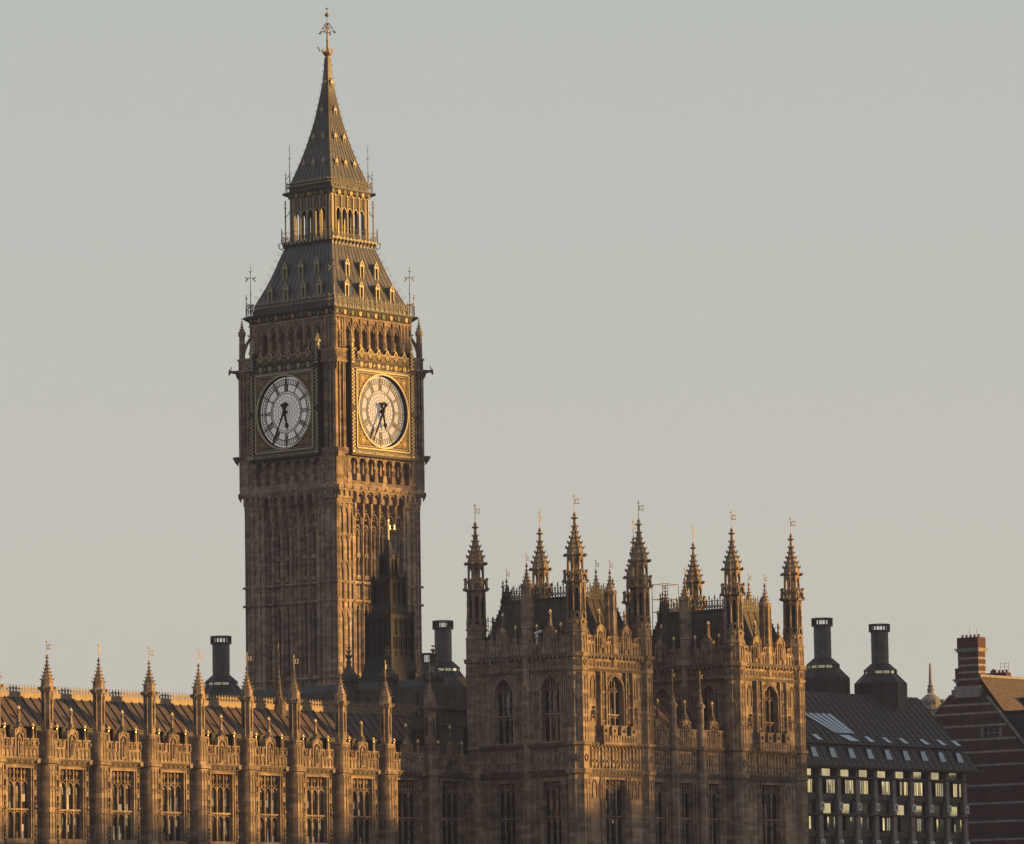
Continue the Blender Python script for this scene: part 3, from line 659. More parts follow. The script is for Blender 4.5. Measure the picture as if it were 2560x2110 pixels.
# --- gallery below the lantern
m=MB(); g=MB()
m.tbox(0,0,74.6,75.0,3.05,3.05,3.25,3.25); m.tbox(0,0,75.0,75.15,3.32,3.32,3.32,3.32)
for k in faces:
    m.T=FR(k,3.28); g.T=m.T
    for i in range(13):
        u=-3.1+i*.517
        g.ball(u,.05,74.95,.11,6); g.prism([(u-.12,75.0),(u+.12,75.0),(u,75.32)],-.02,.06); m.bar(u-.2,74.55,u+.05,74.9,.06,-.1,.0)
        m.box(u-.02,u+.02,-.04,0,75.1,75.75); g.ball(u,0,75.72,.055,5); g.ball(u+.25,0,75.35,.06,5)
        m.ring(u+.25,75.42,.1,.13,-.03,0,8)
    for zz in (75.2,75.6): m.box(-3.3,3.3,-.03,0,zz,zz+.03)
    m.box(-3.3,3.3,-.03,0,76.1,76.125)
    for u in (-3.3,-1.65,0,1.65): m.box(u-.025,u+.025,-.04,.0,75.1,76.3); g.ball(u,0,76.35,.05,4)
for i in range(4):
    a=pi/4+i*pi/2; r=3.32*sqrt(2); m.T=None
    m.tube((r*cos(a),r*sin(a),75.1),(r*cos(a),r*sin(a),76.6),.05,5,.03); m.tube((r*cos(a)*1.02,r*sin(a)*1.02,75.15),((r+.32)*cos(a),(r+.32)*sin(a),75.0),.05,4); m.tube(((r+.32)*cos(a),(r+.32)*sin(a),75.0),((r+.2)*cos(a),(r+.2)*sin(a),74.6),.05,4); m.tube(((r+.2)*cos(a),(r+.2)*sin(a),74.6),((r-.3)*cos(a),(r-.3)*sin(a),74.3),.04,4)
ga=m.obj('gallery',IRON,ct); g.obj('gilt_leaves',GOLD,ga)
# --- lantern: open gilded columns
m=MB(); g=MB(); LC=[-2.12,-1.27,-.42,.42,1.27,2.12]
for k in faces:
    g.T=FR(k,2.74); m.T=g.T
    for u in LC+[-2.62,2.62]:
        g.box(u-.085,u+.085,-.2,.03,75.15,79.5); g.box(u-.035,u+.035,.03,.09,75.15,79.4)
        m.box(u+.085,u+.13,-.3,-.05,75.15,79.5)
    for s in (-1,1): g.box(s*2.38-.03,s*2.38+.03,-.1,.0,75.15,79.5); m.box(s*2.38-.2,s*2.38+.2,-.2,-.12,75.15,79.5)
    for i in range(5):
        u0,u1=LC[i]+.08,LC[i+1]-.08; uc=(u0+u1)/2
        g.arch(u0,u1,77.7,77.75,78.3,.07,-.1,.02,3)
        for q in range(5): z=78.4+q*.21; g.ball(uc,.0,z,.07,5); g.ball(uc-.2,-.02,z+.1,.045,4); g.ball(uc+.2,-.02,z+.1,.045,4)
        g.box(uc-.025,uc+.025,-.05,.0,78.2,79.5)
        m.quad((u0,-.14,78.35),(u1,-.14,78.35),(u1,-.14,79.5),(u0,-.14,79.5)); m.spandrel(u0,u1,77.75,78.3,78.38,-.16,-.1,3)
m.T=None; m.box(-2.7,2.7,-2.7,2.7,75.12,75.2); m.box(-2.7,2.7,-2.7,2.7,79.42,79.52)
m.box(-.25,.25,-.25,.25,75.2,79.4)
la=g.obj('lantern',GOLD,ct); m.obj('lantern_ironwork',IRON,la)
# --- masts and side pinnacles
g=MB()
g.tube((0,0,67.9),(0,0,68.9),.09,6); g.ball(0,0,69.0,.13); g.tube((0,0,69),(0,0,72.6),.045,5,.02)
for z in (70.1,72.3): g.ball(0,0,z,.07,5)
g.tube((0,0,72.6),(0,0,72.95),.03,4,.01)
def pl(p,q,r): g.tube((p[0]*FX,p[0]*FY,p[1]),(q[0]*FX,q[0]*FY,q[1]),r,4)
pl((-.22,72.35),(.22,72.35),.018)
g.m=1
for s in (-1,1): pl((s*.05,71.75),(s*.3,71.62),.05); pl((s*.28,71.62),(s*.5,71.8),.055); pl((s*.28,71.62),(s*.48,71.35),.055)
g.tube((.12*0,0,67.9),(0,0,69),.1,6)
def masts(mb,name,mats,r):
    f=None
    for i in range(4):
        a=pi/4+i*pi/2
        o=mb.obj(name,mats,ct) if f is None else dup(f,ct); f=f or o; o.location=(r*cos(a)*sqrt(2),r*sin(a)*sqrt(2),0)
masts(g,'corner_mast',[IRON,GOLD],5.5)
g=MB(); g.tube((0,0,67.7),(0,0,68.9),.07,6); g.m=1; g.tube((0,0,68.9),(0,0,69.6),.06,5,.04); g.ball(0,0,69.7,.1); g.ball(0,0,69.95,.06); g.tube((0,0,69.6),(0,0,70.15),.03,4,.01)
masts(g,'gilded_rod',[IRON,GOLD],5.8)
g=MB(); g.tube((0,0,80.1),(0,0,81.9),.06,5); g.m=0; g.tube((0,0,81.9),(0,0,84.95),.035,4,.012); 
for z in (82.1,82.8,83.5,84.4): g.ball(0,0,z,.055,4)
pl((-.24,83.6),(.24,83.6),.02); pl((-.1,84.6),(.1,84.6),.016)
masts(g,'spire_mast',[IRON],2.72)
g=MB(); g.tube((0,0,80.0),(0,0,81.6),.04,5); g.tube((0,0,81.6),(0,0,82.3),.035,4,.01); g.ball(0,0,81.9,.06,4)
masts(g,'spire_rod',[IRON],3.0)
g=MB(); g.tube((0,0,75.0),(0,0,78.6),.065,6); g.ball(0,0,77.75,.1); 
for z,r in ((78.65,.12),(78.95,.10),(79.2,.08)): g.stack(0,0,[(z-.1,.04),(z,r),(z+.1,.04)],6)
g.tube((0,0,78.6),(0,0,79.55),.035,4,.01)
f=None
for i in range(4):
    a=pi/4+i*pi/2; o=g.obj('lantern_pinnacle',GOLDW,ct) if f is None else dup(f,ct); f=f or o; o.location=(3.04*cos(a)*sqrt(2),3.04*sin(a)*sqrt(2),0)
g=MB()
for i in range(4):
    a=pi/4+i*pi/2
    for q in range(5):
        t0=q/5; t1=(q+1)/5; fr=lambda t:((3.0-.32*t)*sqrt(2),77.8+.75*t**1.8)
        (r0,z0),(r1,z1)=fr(t0),fr(t1); g.tube((r0*cos(a),r0*sin(a),z0),(r1*cos(a),r1*sin(a),z1),.035,4)
    for (ra,za,rb,zb) in ((5.78,69.2,5.5,69.0),(5.8,68.4,5.5,69.0),(3.0,81.4,2.74,81.9)):
        g.tube((ra*sqrt(2)*cos(a),ra*sqrt(2)*sin(a),za),(rb*sqrt(2)*cos(a),rb*sqrt(2)*sin(a),zb),.03,4)
    g.tube((5.5*sqrt(2)*cos(a),5.5*sqrt(2)*sin(a),68.85),(4.6*sqrt(2)*cos(a)*1.05,4.6*sqrt(2)*sin(a)*1.05,68.85),.022,4)
    g.tube((2.72*sqrt(2)*cos(a),2.72*sqrt(2)*sin(a),82.1),(2.25*sqrt(2)*cos(a),2.25*sqrt(2)*sin(a),82.1),.02,4)
g.obj('iron_stays',IRON,ct)
# --- finial
g=MB(); g.m=1
g.stack(0,0,[(93.5,.2),(93.75,.24),(94.0,.44),(94.15,.46),(94.2,.2)],8); 
for i in range(12):
    a=i*pi/6; r=.52; g.prism([(0,0)],0,0) if False else g.tube((r*cos(a),r*sin(a),94.1),((r+.08)*cos(a),(r+.08)*sin(a),94.45),.035,4,.05)
g.tube((-.55,-.5,94.2),(-.72,-.6,94.7),.03,4,.06)
g.stack(0,0,[(94.1,.2),(94.6,.13),(95.2,.09)],8); g.stack(0,0,[(95.15,.09),(95.25,.13),(95.3,.09),(97.0,.06)],6)
for z in (96.1,97.0): g.ball(0,0,z,.11)
g.tube((0,0,97),(0,0,98.6),.035,5); g.ball(0,0,97.9,.22,8); g.stack(0,0,[(97.86,.24),(97.94,.24)],8)
g.ball(0,0,98.45,.07); g.tube((0,0,98.5),(0,0,98.8),.035,4,.02); pl((-.13,98.55),(.13,98.55),.035)
for i in range(4):
    a=i*pi/2+.35
    for (r1,z1,s) in ((.78,96.15,.13),(.5,96.6,.10),(.28,96.95,.08)):
        g.m=0; g.tube((.05*cos(a),.05*sin(a),z1-.1),(r1*.6*cos(a),r1*.6*sin(a),z1+.12),.022,4); g.tube((r1*.6*cos(a),r1*.6*sin(a),z1+.12),(r1*cos(a),r1*sin(a),z1-.02),.022,4)
        g.m=1 if i%2 else 0; g.ball(r1*cos(a),r1*sin(a),z1-.06,s*.8,5); g.ball((r1-.12)*cos(a),(r1-.12)*sin(a),z1+.1,s*.6,5)
g.obj('finial',[IRON,GOLDW],ct)

# ================================================================== shared gothic pieces
def statue(mb,u,d,z,s=1.):
    """small standing robed figure used in niches"""
    mb.stack(u,d,[(z,.17*s),(z+.1*s,.13*s),(z+.55*s,.12*s),(z+.8*s,.17*s),(z+.92*s,.07*s)],6); mb.ball(u,d,z+1.02*s,.085*s,5)
def lights(mb,gl,u0,u1,z0,zt,nl,transoms,head,d,dg,fw=.10):
    """perpendicular window: nl lights between u0 and u1; mullions; panes"""
    w=(u1-u0)/nl
    for i in range(nl+1): mb.box(u0+i*w-.05,u0+i*w+.05,d-.22,d+.04,z0,head)
    for z in transoms:
        mb.box(u0,u1,d-.2,d+.08,z-.06,z+.06)
        for i in range(nl): mb.arch(u0+i*w+.05,u0+(i+1)*w-.05,z-.45,z-.40,z-.12,.055,d-.16,d,3)
    for i in range(nl):
        a,b=u0+i*w+.05,u0+(i+1)*w-.05; c=(a+b)/2
        mb.arch(a,b,zt-.1,zt,zt+.32,.06,d-.18,d+.02,3)
        mb.bar(c,zt+.3,c,head,.05,d-.18,d+.0)
        mb.ring(c-.0,head-.22,.09,.14,d-.15,d+.0,8)
        mb.poly([(a,zt+.55),(c-.1,zt+.38)],.045,d-.15,d); mb.poly([(b,zt+.55),(c+.1,zt+.38)],.045,d-.15,d)
    # glass: small panes, each leaning its own way like old glazing
    zz=[z0]+list(transoms)+[zt+.5,head]
    for i in range(nl):
        a,b=u0+i*w+.05,u0+(i+1)*w-.05
        for za,zb in zip(zz,zz[1:]):
            nrow=max(1,int((zb-za)/.5)); nc=2
            for r_ in range(nrow):
                for c_ in range(nc):
                    p0=a+(b-a)*c_/nc+.008; p1=a+(b-a)*(c_+1)/nc-.008; q0=za+(zb-za)*r_/nrow+.01; q1=za+(zb-za)*(r_+1)/nrow-.01
                    t1=(random.random()-.5)*.03; t2=(random.random()-.5)*.035; t3=(random.random()-.5)*.03
                    gl.quad((p0,dg+t1*(p1-p0)+t2*(q0-q1),q0),(p1,dg-t1*(p1-p0)+t2*(q0-q1),q0),(p1,dg-t1*(p1-p0)-t2*(q0-q1),q1),(p0,dg+t1*(p1-p0)-t2*(q0-q1),q1))
    
def parapet_mesh(w,h0,gab=True,sides=(-1.36,1.36),statu=True):
    """pierced parapet of one bay, centred on u=0, base z=0; wall frame E"""
    m=MB(lambda u,d,z:(d,u,z)); c=MB(lambda u,d,z:(d,u,z)); hw=w/2
    m.box(-hw,hw,-.3,0,0,.78)
    slots=[(-hw,-hw+.12),(-1.05,-.85),(.85,1.05),(hw-.12,hw)] if hw>1.6 else [(-hw,-hw+.1),(hw-.1,hw)]
    us=sorted([s[0] for s in slots]+[s[1] for s in slots])
    for a,b in zip(us[1::2],us[2::2]):
        m.box(a,b,-.28,0,.78,1.34)
        m.bar(a,1.34,a,.8,.07,-.02,.06); m.bar(b,1.34,b,.8,.07,-.02,.06); m.bar(a,1.34,b,1.34,.09,-.1,.07)
    for a,b in slots: m.bar(a,.8,b,.8,.07,-.2,.06)
    m.box(-hw,hw,-.05,.06,-.02,.06)
    n_=int(w/.36)
    for i in range(n_+1):
        u=-hw+i*w/n_; m.box(u-.035,u+.035,0,.07,.05,.72)
        if i<n_: c.arch(u+.05,u+w/n_-.05,.3,.5,.7,.05,0,.05,2)
    for i in range(int(w/.5)):
        u=-hw+.25+i*.5
        if abs(u)>.5 and all(abs(u-(a+b)/2)>.2 for a,b in slots): c.ball(u,.03,1.06,.11,5); c.ball(u,.03,1.24,.06,4); c.ball(u,.03,.88,.07,4)
    if gab:
        m.box(-.48,.48,-.3,.04,0,1.95); m.prism([(-.35,1.9),(.35,1.9),(0,2.5)],-.28,.08)
        for s in (-1,1):
            m.bar(s*.48,1.98,s*.2,1.98,.08,-.1,.1); m.bar(s*.48,0,s*.48,1.98,.08,-.02,.1); m.bar(s*.24,.1,s*.24,1.55,.07,0,.14)
            m.bar(s*.36,1.75,0,2.45,.08,-.05,.12)
        c.arch(-.22,.22,1.2,1.35,1.75,.06,.02,.16,3); c.crockets(0,.05,2.2,.1,.1,4)
        c.box(-.2,.2,0,.14,.15,.3)
        m.stack(0,-.1,[(2.4,.12),(2.9,.07),(3.15,.05)],4,pi/4); c.ball(0,-.1,3.22,.13,6)
    return m,c
def gilt_ball(parent,loc,zs=1.):
    g=MB(); g.ball(0,0,.12,.125,8); g.ball(0,0,.27,.055,4); g.tube((0,0,-.1),(0,0,.05),.04,4)
    return g.obj('gilded_finial',GOLDB,parent,loc)

# ================================================================== RIVER FRONT (long range at the left)
NB=9; BAY=5.06; N0=-107.38
rf=thing('palace_river_front','long gothic stone palace range with tall traceried windows and a row of pinnacled buttress turrets','palace wing',71,N0)
# origin e=71, n=N0 (first turret right of the photo's left edge); bay j spans j*BAY..(j+1)*BAY
WL=-.25      # wall plane
mb=MB(lambda u,d,z:(d,u,z)); cv=MB(lambda u,d,z:(d,u,z))
ops=[]
for j in range(-2,NB): 
    uc=(j+.5)*BAY; ops+= [(uc-1.06,uc+1.06,13.62,18.55),(uc-1.06,uc+1.06,5.5,11.5)]
mb.rwall(-2*BAY,NB*BAY+.6,0,19.2,ops,.42,WL)
for j in range(-2,NB):
    uc=(j+.5)*BAY
    mb.box(uc-1.3,uc+1.3,WL,WL+.16,13.35,13.6); mb.prism([(uc-1.15,13.55),(uc+1.15,13.55),(uc+1.15,13.68),(uc-1.15,13.68)],WL-.5,WL+.1)
    for s in (-1,1):
        for a,dd in ((1.14,.10),(1.30,.16),(1.62,.12),(1.9,.12)): mb.box(uc+s*a-.045,uc+s*a+.045,WL,WL+dd,13.4,18.75)
        for z in (18.1,17.0): cv.box(uc+s*1.46-.1,uc+s*1.46+.1,WL,WL+.16,z-.35,z); cv.arch(uc+s*1.46-.1,uc+s*1.46+.1,z-.1,z,z+.3,.06,WL,WL+.14,2)
        for z in (15.9,14.0): cv.ball(uc+s*1.46,WL+.14,z,.13,5); cv.ball(uc+s*1.46,WL+.1,z+.35,.09,5); cv.ball(uc+s*1.46,WL+.1,z-.3,.1,5)
        statue(cv,uc+s*1.46,WL+.12,14.6,.9)
    mb.box(uc-1.25,uc+1.25,WL,WL+.14,18.55,18.68)
    for q in range(7): cv.ball(uc-1.5+q*.5,WL+.2,18.98,.10,5)
    for q in (-1,1): cv.box(uc+q*1.6-.16,uc+q*1.6+.16,WL+.1,WL+.42,18.9,19.2)
mb.m=2
mb.prism([(-2*BAY,18.8),(NB*BAY+.6,18.8),(NB*BAY+.6,18.92),(-2*BAY,18.92)],WL,WL+.16)
mb.prism([(-2*BAY,18.92),(NB*BAY+.6,18.92),(NB*BAY+.6,19.06),(-2*BAY,19.06)],WL,WL+.24)
mb.prism([(-2*BAY,19.06),(NB*BAY+.6,19.06),(NB*BAY+.6,19.22),(-2*BAY,19.22)],WL-.3,WL+.36); mb.m=0
mb.box(-2*BAY,NB*BAY+.6,-14,WL-.45,-0,0.1); mb.box(-2*BAY,NB*BAY+.6,-14,-13.5,0,19.3); mb.box(-2*BAY,-2*BAY+.4,-13.5,WL-.01,0,19.3)
mb.box(NB*BAY+.3,NB*BAY+.6,-13.5,WL-.01,0,19.3)
wall=mb.merge(cv).obj('wall',[STONE,CARVE,STONE2],rf)
vb=MB(lambda u,d,z:(d,u,z)); vb.quad((-2*BAY,-1.5,0.1),(NB*BAY,-1.5,.1),(NB*BAY,-1.5,19),(-2*BAY,-1.5,19)); vb.obj('dim_interior',VOID,rf)
for j in range(-1,NB):
    uc=(j+.5)*BAY
    wm=MB(lambda u,d,z:(d,u,z)); gm=MB(lambda u,d,z:(d,u,z))
    lights(wm,gm,-1.04,1.04,13.66,17.35,3,(15.69,),18.5,0,-.12)
    w_=wm.obj('window',STONE,rf,(WL-.12,uc,0)); gm.obj('glass',GLASS,w_,recalc=False)
# parapets
pm,pc=parapet_mesh(BAY-.95,19.22)
p0=None
for j in range(-1,NB):
    uc=(j+.5)*BAY
    if p0 is None:
        p0=pm.merge(pc).obj('parapet',[STONE,CARVE],rf); st=MB(lambda u,d,z:(d,u,z)); statue(st,0,.1,.3,.95); st.obj('statue',CARVE,p0)
        for u,z in ((-1.36,2.1),(1.36,2.1)):
            sh_=MB(); sh_.stack(0,0,[(1.3,.09),(1.9,.055),(2.1,.045)],4,pi/4); so_=sh_.obj('finial_shaft',STONE,p0,(-.1,u,0)); 
            gilt_ball(p0,(-.1,u,2.12))
        gilt_ball(p0,(-.1,0,3.3)); p=p0
    else: p=dup(p0,rf)
    p.location=(WL+.12,uc,19.24)
# buttress turrets
def river_turret():
    m=MB(); c=MB(); v=MB()
    def octo(a,ch,z0,z1,e0=-.55): 
        m.add([(x,y,z) for z in (z0,z1) for x,y in ((e0,-a),(a-ch,-a),(a,-a+ch),(a,a-ch),(a-ch,a),(e0,a))],
              [(0,1,2,3,4,5),(11,10,9,8,7,6)]+[(i,(i+1)%6,(i+1)%6+6,i+6) for i in range(6)])
    octo(.52,.14,0,18.85); octo(.62,.18,18.9,19.2); octo(.46,.12,19.2,21.0); octo(.54,.14,21.02,21.18,-.54)
    for z in (13.35,15.7): octo(.57,.16,z,z+.12)
    m.stack(0,0,[(21.15,.40),(21.4,.36),(23.85,.36),(23.95,.50),(24.1,.54),(24.22,.54),(24.3,.42),(24.75,.42)],8)
    for i in range(8):      # slender angle shafts, openings and crocketed cap
        t=pi/8+i*pi/4; m.tube((.41*cos(t),.41*sin(t),21.3),(.41*cos(t),.41*sin(t),23.9),.05,4); c.tube((.56*cos(t),.56*sin(t),24.05),(.66*cos(t),.66*sin(t),24.2),.07,4)
    m.pinnacle(0,0,24.7,26.5,.40,6,.12,8,8)
    for k in (0,1,2):
        T=FR(k,0); 
        m.T=T; c.T=T; v.T=T
        v.box(-.085,.085,.34,.372,21.95,23.2); v.prism([(-.085,23.2),(.085,23.2),(0,23.4)],.34,.372)
        for s in (-1,1): m.box(s*.12-.03,s*.12+.03,.34,.42,21.7,23.5)
        m.arch(-.12,.12,23.1,23.2,23.5,.05,.34,.42,2); c.box(-.11,.11,.34,.42,21.35,21.7)
        for s in (-1,0,1): m.box(s*.26-.025,s*.26+.025,.46,.50,19.4,20.9) ; m.box(s*.3-.03,s*.3+.03,.52,.57,13.6,18.7)
        for s in (-1,1): c.arch(s*.13-.09,s*.13+.09,20.3,20.5,20.75,.045,.46,.5,2); c.arch(s*.15-.11,s*.15+.11,18.0,18.2,18.5,.05,.52,.57,2); c.arch(s*.15-.11,s*.15+.11,17.2,17.3,17.1,.05,.52,.57,2); c.arch(s*.15-.11,s*.15+.11,15.0,15.2,15.5,.05,.52,.57,2)
    m.T=c.T=v.T=None
    return m,c,v
tm_,tc_,tv_=river_turret(); t0=tm_.merge(tc_).merge(tv_,2).obj('buttress_turret',[STONE,CARVE,VOID],rf)
angs=[.3,0,1.25,.2,.5,.1,.35,0.,1.3,.25]
for i,j in enumerate(range(-1,NB)):
    t=t0 if i==0 else dup(t0,rf); t.location=(0,j*BAY,0)
for i,t in enumerate([o for o in rf.children if o.name.startswith('buttress_turret')]):
    vm=MB(); vane(vm,0,0,26.45,1.02,1.0,angs[i%10]+.0,1.0); vm.obj('weather_vane',GOLD,t)
# roof
m=MB(lambda u,d,z:(d,u,z)); U0,U1=-2*BAY,NB*BAY-.9; EV,RG=(-.75,19.35),(-4.8,23.86)
m.quad((U0,EV[0],EV[1]),(U1,EV[0],EV[1]),(U1,RG[0],RG[1]),(U0,RG[0],RG[1])); m.quad((U0,-9,19.2),(U1,-9,19.2),(U1,RG[0],RG[1]),(U0,RG[0],RG[1]))
m.add([(U1,EV[0],EV[1]),(U1,-9,19.2),(U1,RG[0],RG[1])],[(0,1,2)])
u=U0+.4
sl_=(RG[1]-EV[1])/(RG[0]-EV[0])
while u<U1:
    w=.035
    m.add([(u-w,EV[0]+.0,EV[1]-.02),(u+w,EV[0],EV[1]-.02),(u+w,RG[0],RG[1]-.02),(u-w,RG[0],RG[1]-.02),(u-w,EV[0]+.07,EV[1]+.06),(u+w,EV[0]+.07,EV[1]+.06),(u+w,RG[0]+.07,RG[1]+.06),(u-w,RG[0]+.07,RG[1]+.06)],[(0,1,2,3),(4,5,6,7),(0,1,5,4),(1,2,6,5),(2,3,7,6),(3,0,4,7)])
    u+=.843
roof=m.obj('roof',LEAD,rf)
m=MB(lambda u,d,z:(d,u,z))
m.box(U0,U1,RG[0]-.08,RG[0]+.1,RG[1]-.08,RG[1]+.28); m.box(U0,U1,RG[0]-.1,RG[0]+.13,RG[1]+.24,RG[1]+.31)
u=U0+.2
while u<U1:
    m.ring(u,RG[1]+.46,.10,.15,RG[0]-.03,RG[0]+.03,8); m.box(u+.12,u+.17,RG[0]-.02,RG[0]+.02,RG[1]+.3,RG[1]+.62); m.prism([(u+.07,RG[1]+.62),(u+.22,RG[1]+.62),(u+.145,RG[1]+.86)],RG[0]-.02,RG[0]+.02)
    u+=.30
m.box(U0,U1,RG[0]-.02,RG[0]+.02,RG[1]+.6,RG[1]+.64)
m.obj('ridge_cresting',mat('pale_ironwork',(.22,.165,.11),.6,var=.2,scale=3,bump=.1),roof)
dm=MB(lambda u,d,z:(d,u,z)); dm.box(-.42,.42,-1.6,0,-.9,1.1); dm.box(-.5,.5,-1.8,.1,1.1,1.2); dm.m=1; dm.box(-.3,.3,0,.02,-.2,.9)
d0_=None
for j in range(-1,NB-1):
    for du in (1.35,3.87):
        o=dm.obj('dormer',[DARKLEAD,VOID],roof) if d0_ is None else dup(d0_,roof); d0_=d0_ or o; o.location=(-1.55,j*BAY+du-.55,20.4)
vt=MB(); vt.stack(0,0,[(0,.13),(.35,.12),(.5,.02)],6); vt.box(-.5,0,-.1,.1,-.3,.2); v0=None
for j in range(-1,NB-1):
    o=vt.obj('roof_vent',GOLDW,roof) if v0 is None else dup(v0,roof); v0=v0 or o; o.location=(-3.1,(j+.5)*BAY+.35+.3,22.15)
fl=MB(); fl.stack(0,0,[(23.3,.55),(24.3,.5),(24.5,.35)],8); fl.pinnacle(0,0,24.4,28.4,.32,9,.09,8,8)
for i in range(8): a=i*pi/4; fl.tube((.5*cos(a),.5*sin(a),24.2),(.5*cos(a),.5*sin(a),24.75),.04,4)
fo=fl.obj('iron_fleche',STONE2,rf,(-4.8,28.75,0)); fv=MB(); vane(fv,0,0,28.3,.45,.0); fv.obj('weather_vane',GOLDW,fo)

# ================================================================== PAVILION TOWERS
def gtext(k): return {0:0,1:-pi/2,2:pi/2,3:pi}[k]
def pavilion(label,e,n,group):
    p=thing('pavilion_tower',label,'tower',e,n,0,group)
    HE,HN=5.45,4.35             # wall planes: east/west at +-HE, south/north at +-HN
    TE,TN=5.0,3.9               # turret axes
    mb=MB(); cv=MB()
    mb.box(-HE+.9,HE-.9,-HN+.9,HN-.9,0,27.6)
    for k in faces:
        H_=HE if k in (0,3) else HN; W_=TN if k in (0,3) else TE
        mb.T=FR(k,H_); cv.T=mb.T
        if k in (0,3): ops=[(-1.0,1.0,22.55,26.3),(-1.25,1.1,13.5,18.4)]
        else: ops=[(-2.82,-.98,21.35,26.4),(1.85,3.69,21.35,26.4),(-2.8,-1.0,13.5,18.3),(1.8,3.6,13.5,18.3)]
        mb.rwall(-W_,W_,0,27.72,ops,.5)
        for o in ops:
            uc=(o[0]+o[1])/2
            if o[3]>20:
                mb.spandrel(o[0],o[1],25.15,26.28,o[3]+.02,-.4,-.03,5); cv.arch(o[0]-.05,o[1]+.05,21.4,25.15,26.4,.12,-.05,.12,5)
                cv.arch(o[0]-.2,o[1]+.2,25.0,25.15,26.6,.07,0,.08,5)
            for s in (-1,1):
                for a in (.18,.42,.62): mb.box(o[0 if s<0 else 1]+s*a-.04,o[0 if s<0 else 1]+s*a+.04,0,.1,o[2]-.1,o[3]+.2)
        # belts
        for z0,z1,dd in ((13.1,13.35,.1),(18.6,18.72,.08),(18.78,18.95,.16),(18.95,19.18,.26),(20.85,20.98,.12),(20.98,21.2,.28),(26.6,26.72,.14),(26.72,26.84,.2),(27.62,27.76,.2),(27.76,28.0,.34)):
            mb.m=2; mb.box(-W_,W_,0,dd,z0,z1); mb.m=0
        nb=int(2*W_/.42)
        for i in range(nb):
            u=-W_+.2+i*(2*W_-.3)/nb+.1
            cv.poly([(u-.15,27.2),(u,27.42),(u+.15,27.2),(u,26.98),(u-.15,27.2)],.05,0,.07); cv.ball(u,.04,27.2,.06,4)
            cv.ball(u,.30,27.72,.09,4) if i%2 else cv.box(u-.08,u+.08,.2,.36,27.55,27.78)
            cv.box(u-.06,u+.06,.1,.2,20.87,20.99); cv.box(u-.06,u+.06,.1,.22,18.8,18.93)
            if i%3!=1: cv.box(u-.16,u+.16,0,.06,19.4,20.7); cv.arch(u-.14,u+.14,20.0,20.3,20.65,.05,.0,.11,2); cv.ball(u,.08,19.8,.11,5)
            mb.box(u+.18,u+.24,0,.12,19.25,20.85)
        for q in range(int(2*W_/.8)):
            u=-W_+.5+q*.8
            if not any(o[0]-.3<u<o[1]+.3 for o in ops): cv.arch(u-.25,u+.25,24.6,25.6,26.3,.06,0,.08,3); cv.arch(u-.25,u+.25,22.8,23.1,23.6,.06,0,.08,3); cv.arch(u-.25,u+.25,17.0,17.8,18.4,.06,0,.08,3)
        if k in (0,3):   # statue bays and balcony beside the middle window
            for s in (-1,1):
                for z in (22.9,24.0,25.1): cv.box(s*1.55-.16,s*1.55+.16,0,.2,z-.15,z); statue(cv,s*1.55,.12,z,.75)
                mb.box(s*1.95-.08,s*1.95+.08,0,.3,21.2,26.6); mb.box(s*1.2-.06,s*1.2+.06,0,.22,21.2,26.6)
                cv.ball(s*2.55,.1,23.5,.2,6); cv.ball(s*2.55,.1,23.85,.12,5); cv.ball(s*2.55,.1,23.15,.12,5)
            mb.box(-2.0,2.0,0,.55,21.05,21.25); mb.box(-2.0,2.0,.3,.5,21.2,21.75)
            for u0_,u1_ in ((-2.0,-1.35),(-.95,-.3),(.15,.8),(1.35,2.0)): mb.box(u0_,u1_,.3,.5,21.7,22.45); mb.box(u0_-.03,u1_+.03,.28,.54,22.38,22.5); cv.ball((u0_+u1_)/2,.52,22.1,.13,5)
            for q in range(13): mb.box(-2.0+q*.33-.035,-2.0+q*.33+.035,.5,.56,21.25,21.75)
            mb.box(-2.05,2.05,.0,.38,20.98,21.1)
        else:
            mb.stack(.4,0,[(0,.32),(27.7,.32)],8)
            for z in (22.0,23.4,24.8): cv.box(.2,.6,.3,.5,z-.15,z); statue(cv,.4,.4,z,.8)
    wl=mb.merge(cv).obj('wall',[STONE,CARVE,STONE2],p)
    # windows
    for k in faces:
        H_=HE if k in (0,3) else HN
        if k in (0,3): ws=[(0,1.0,22.55,24.9,3,(23.37,),26.3),(-.08,1.17,13.5,17.5,3,(15.63,),18.4)]
        else: ws=[(-1.9,.92,21.35,25.0,3,(23.43,),26.38),(2.77,.92,21.35,25.0,3,(23.43,),26.38),(-1.9,.9,13.5,17.4,3,(15.6,),18.3),(2.7,.9,13.5,17.4,3,(15.6,),18.3)]
        for uc,hw,z0,zt,nl,tr_,hd in ws:
            wm=MB(FR(0,0)); gm=MB(FR(0,0)); lights(wm,gm,-hw,hw,z0,zt,nl,tr_,hd,0,-.1)
            w_=wm.obj('window',STONE,p,FR(k,H_-.28)(uc,0,0)); w_.rotation_euler=(0,0,gtext(k)); gm.obj('glass',GLASS,w_,recalc=False)
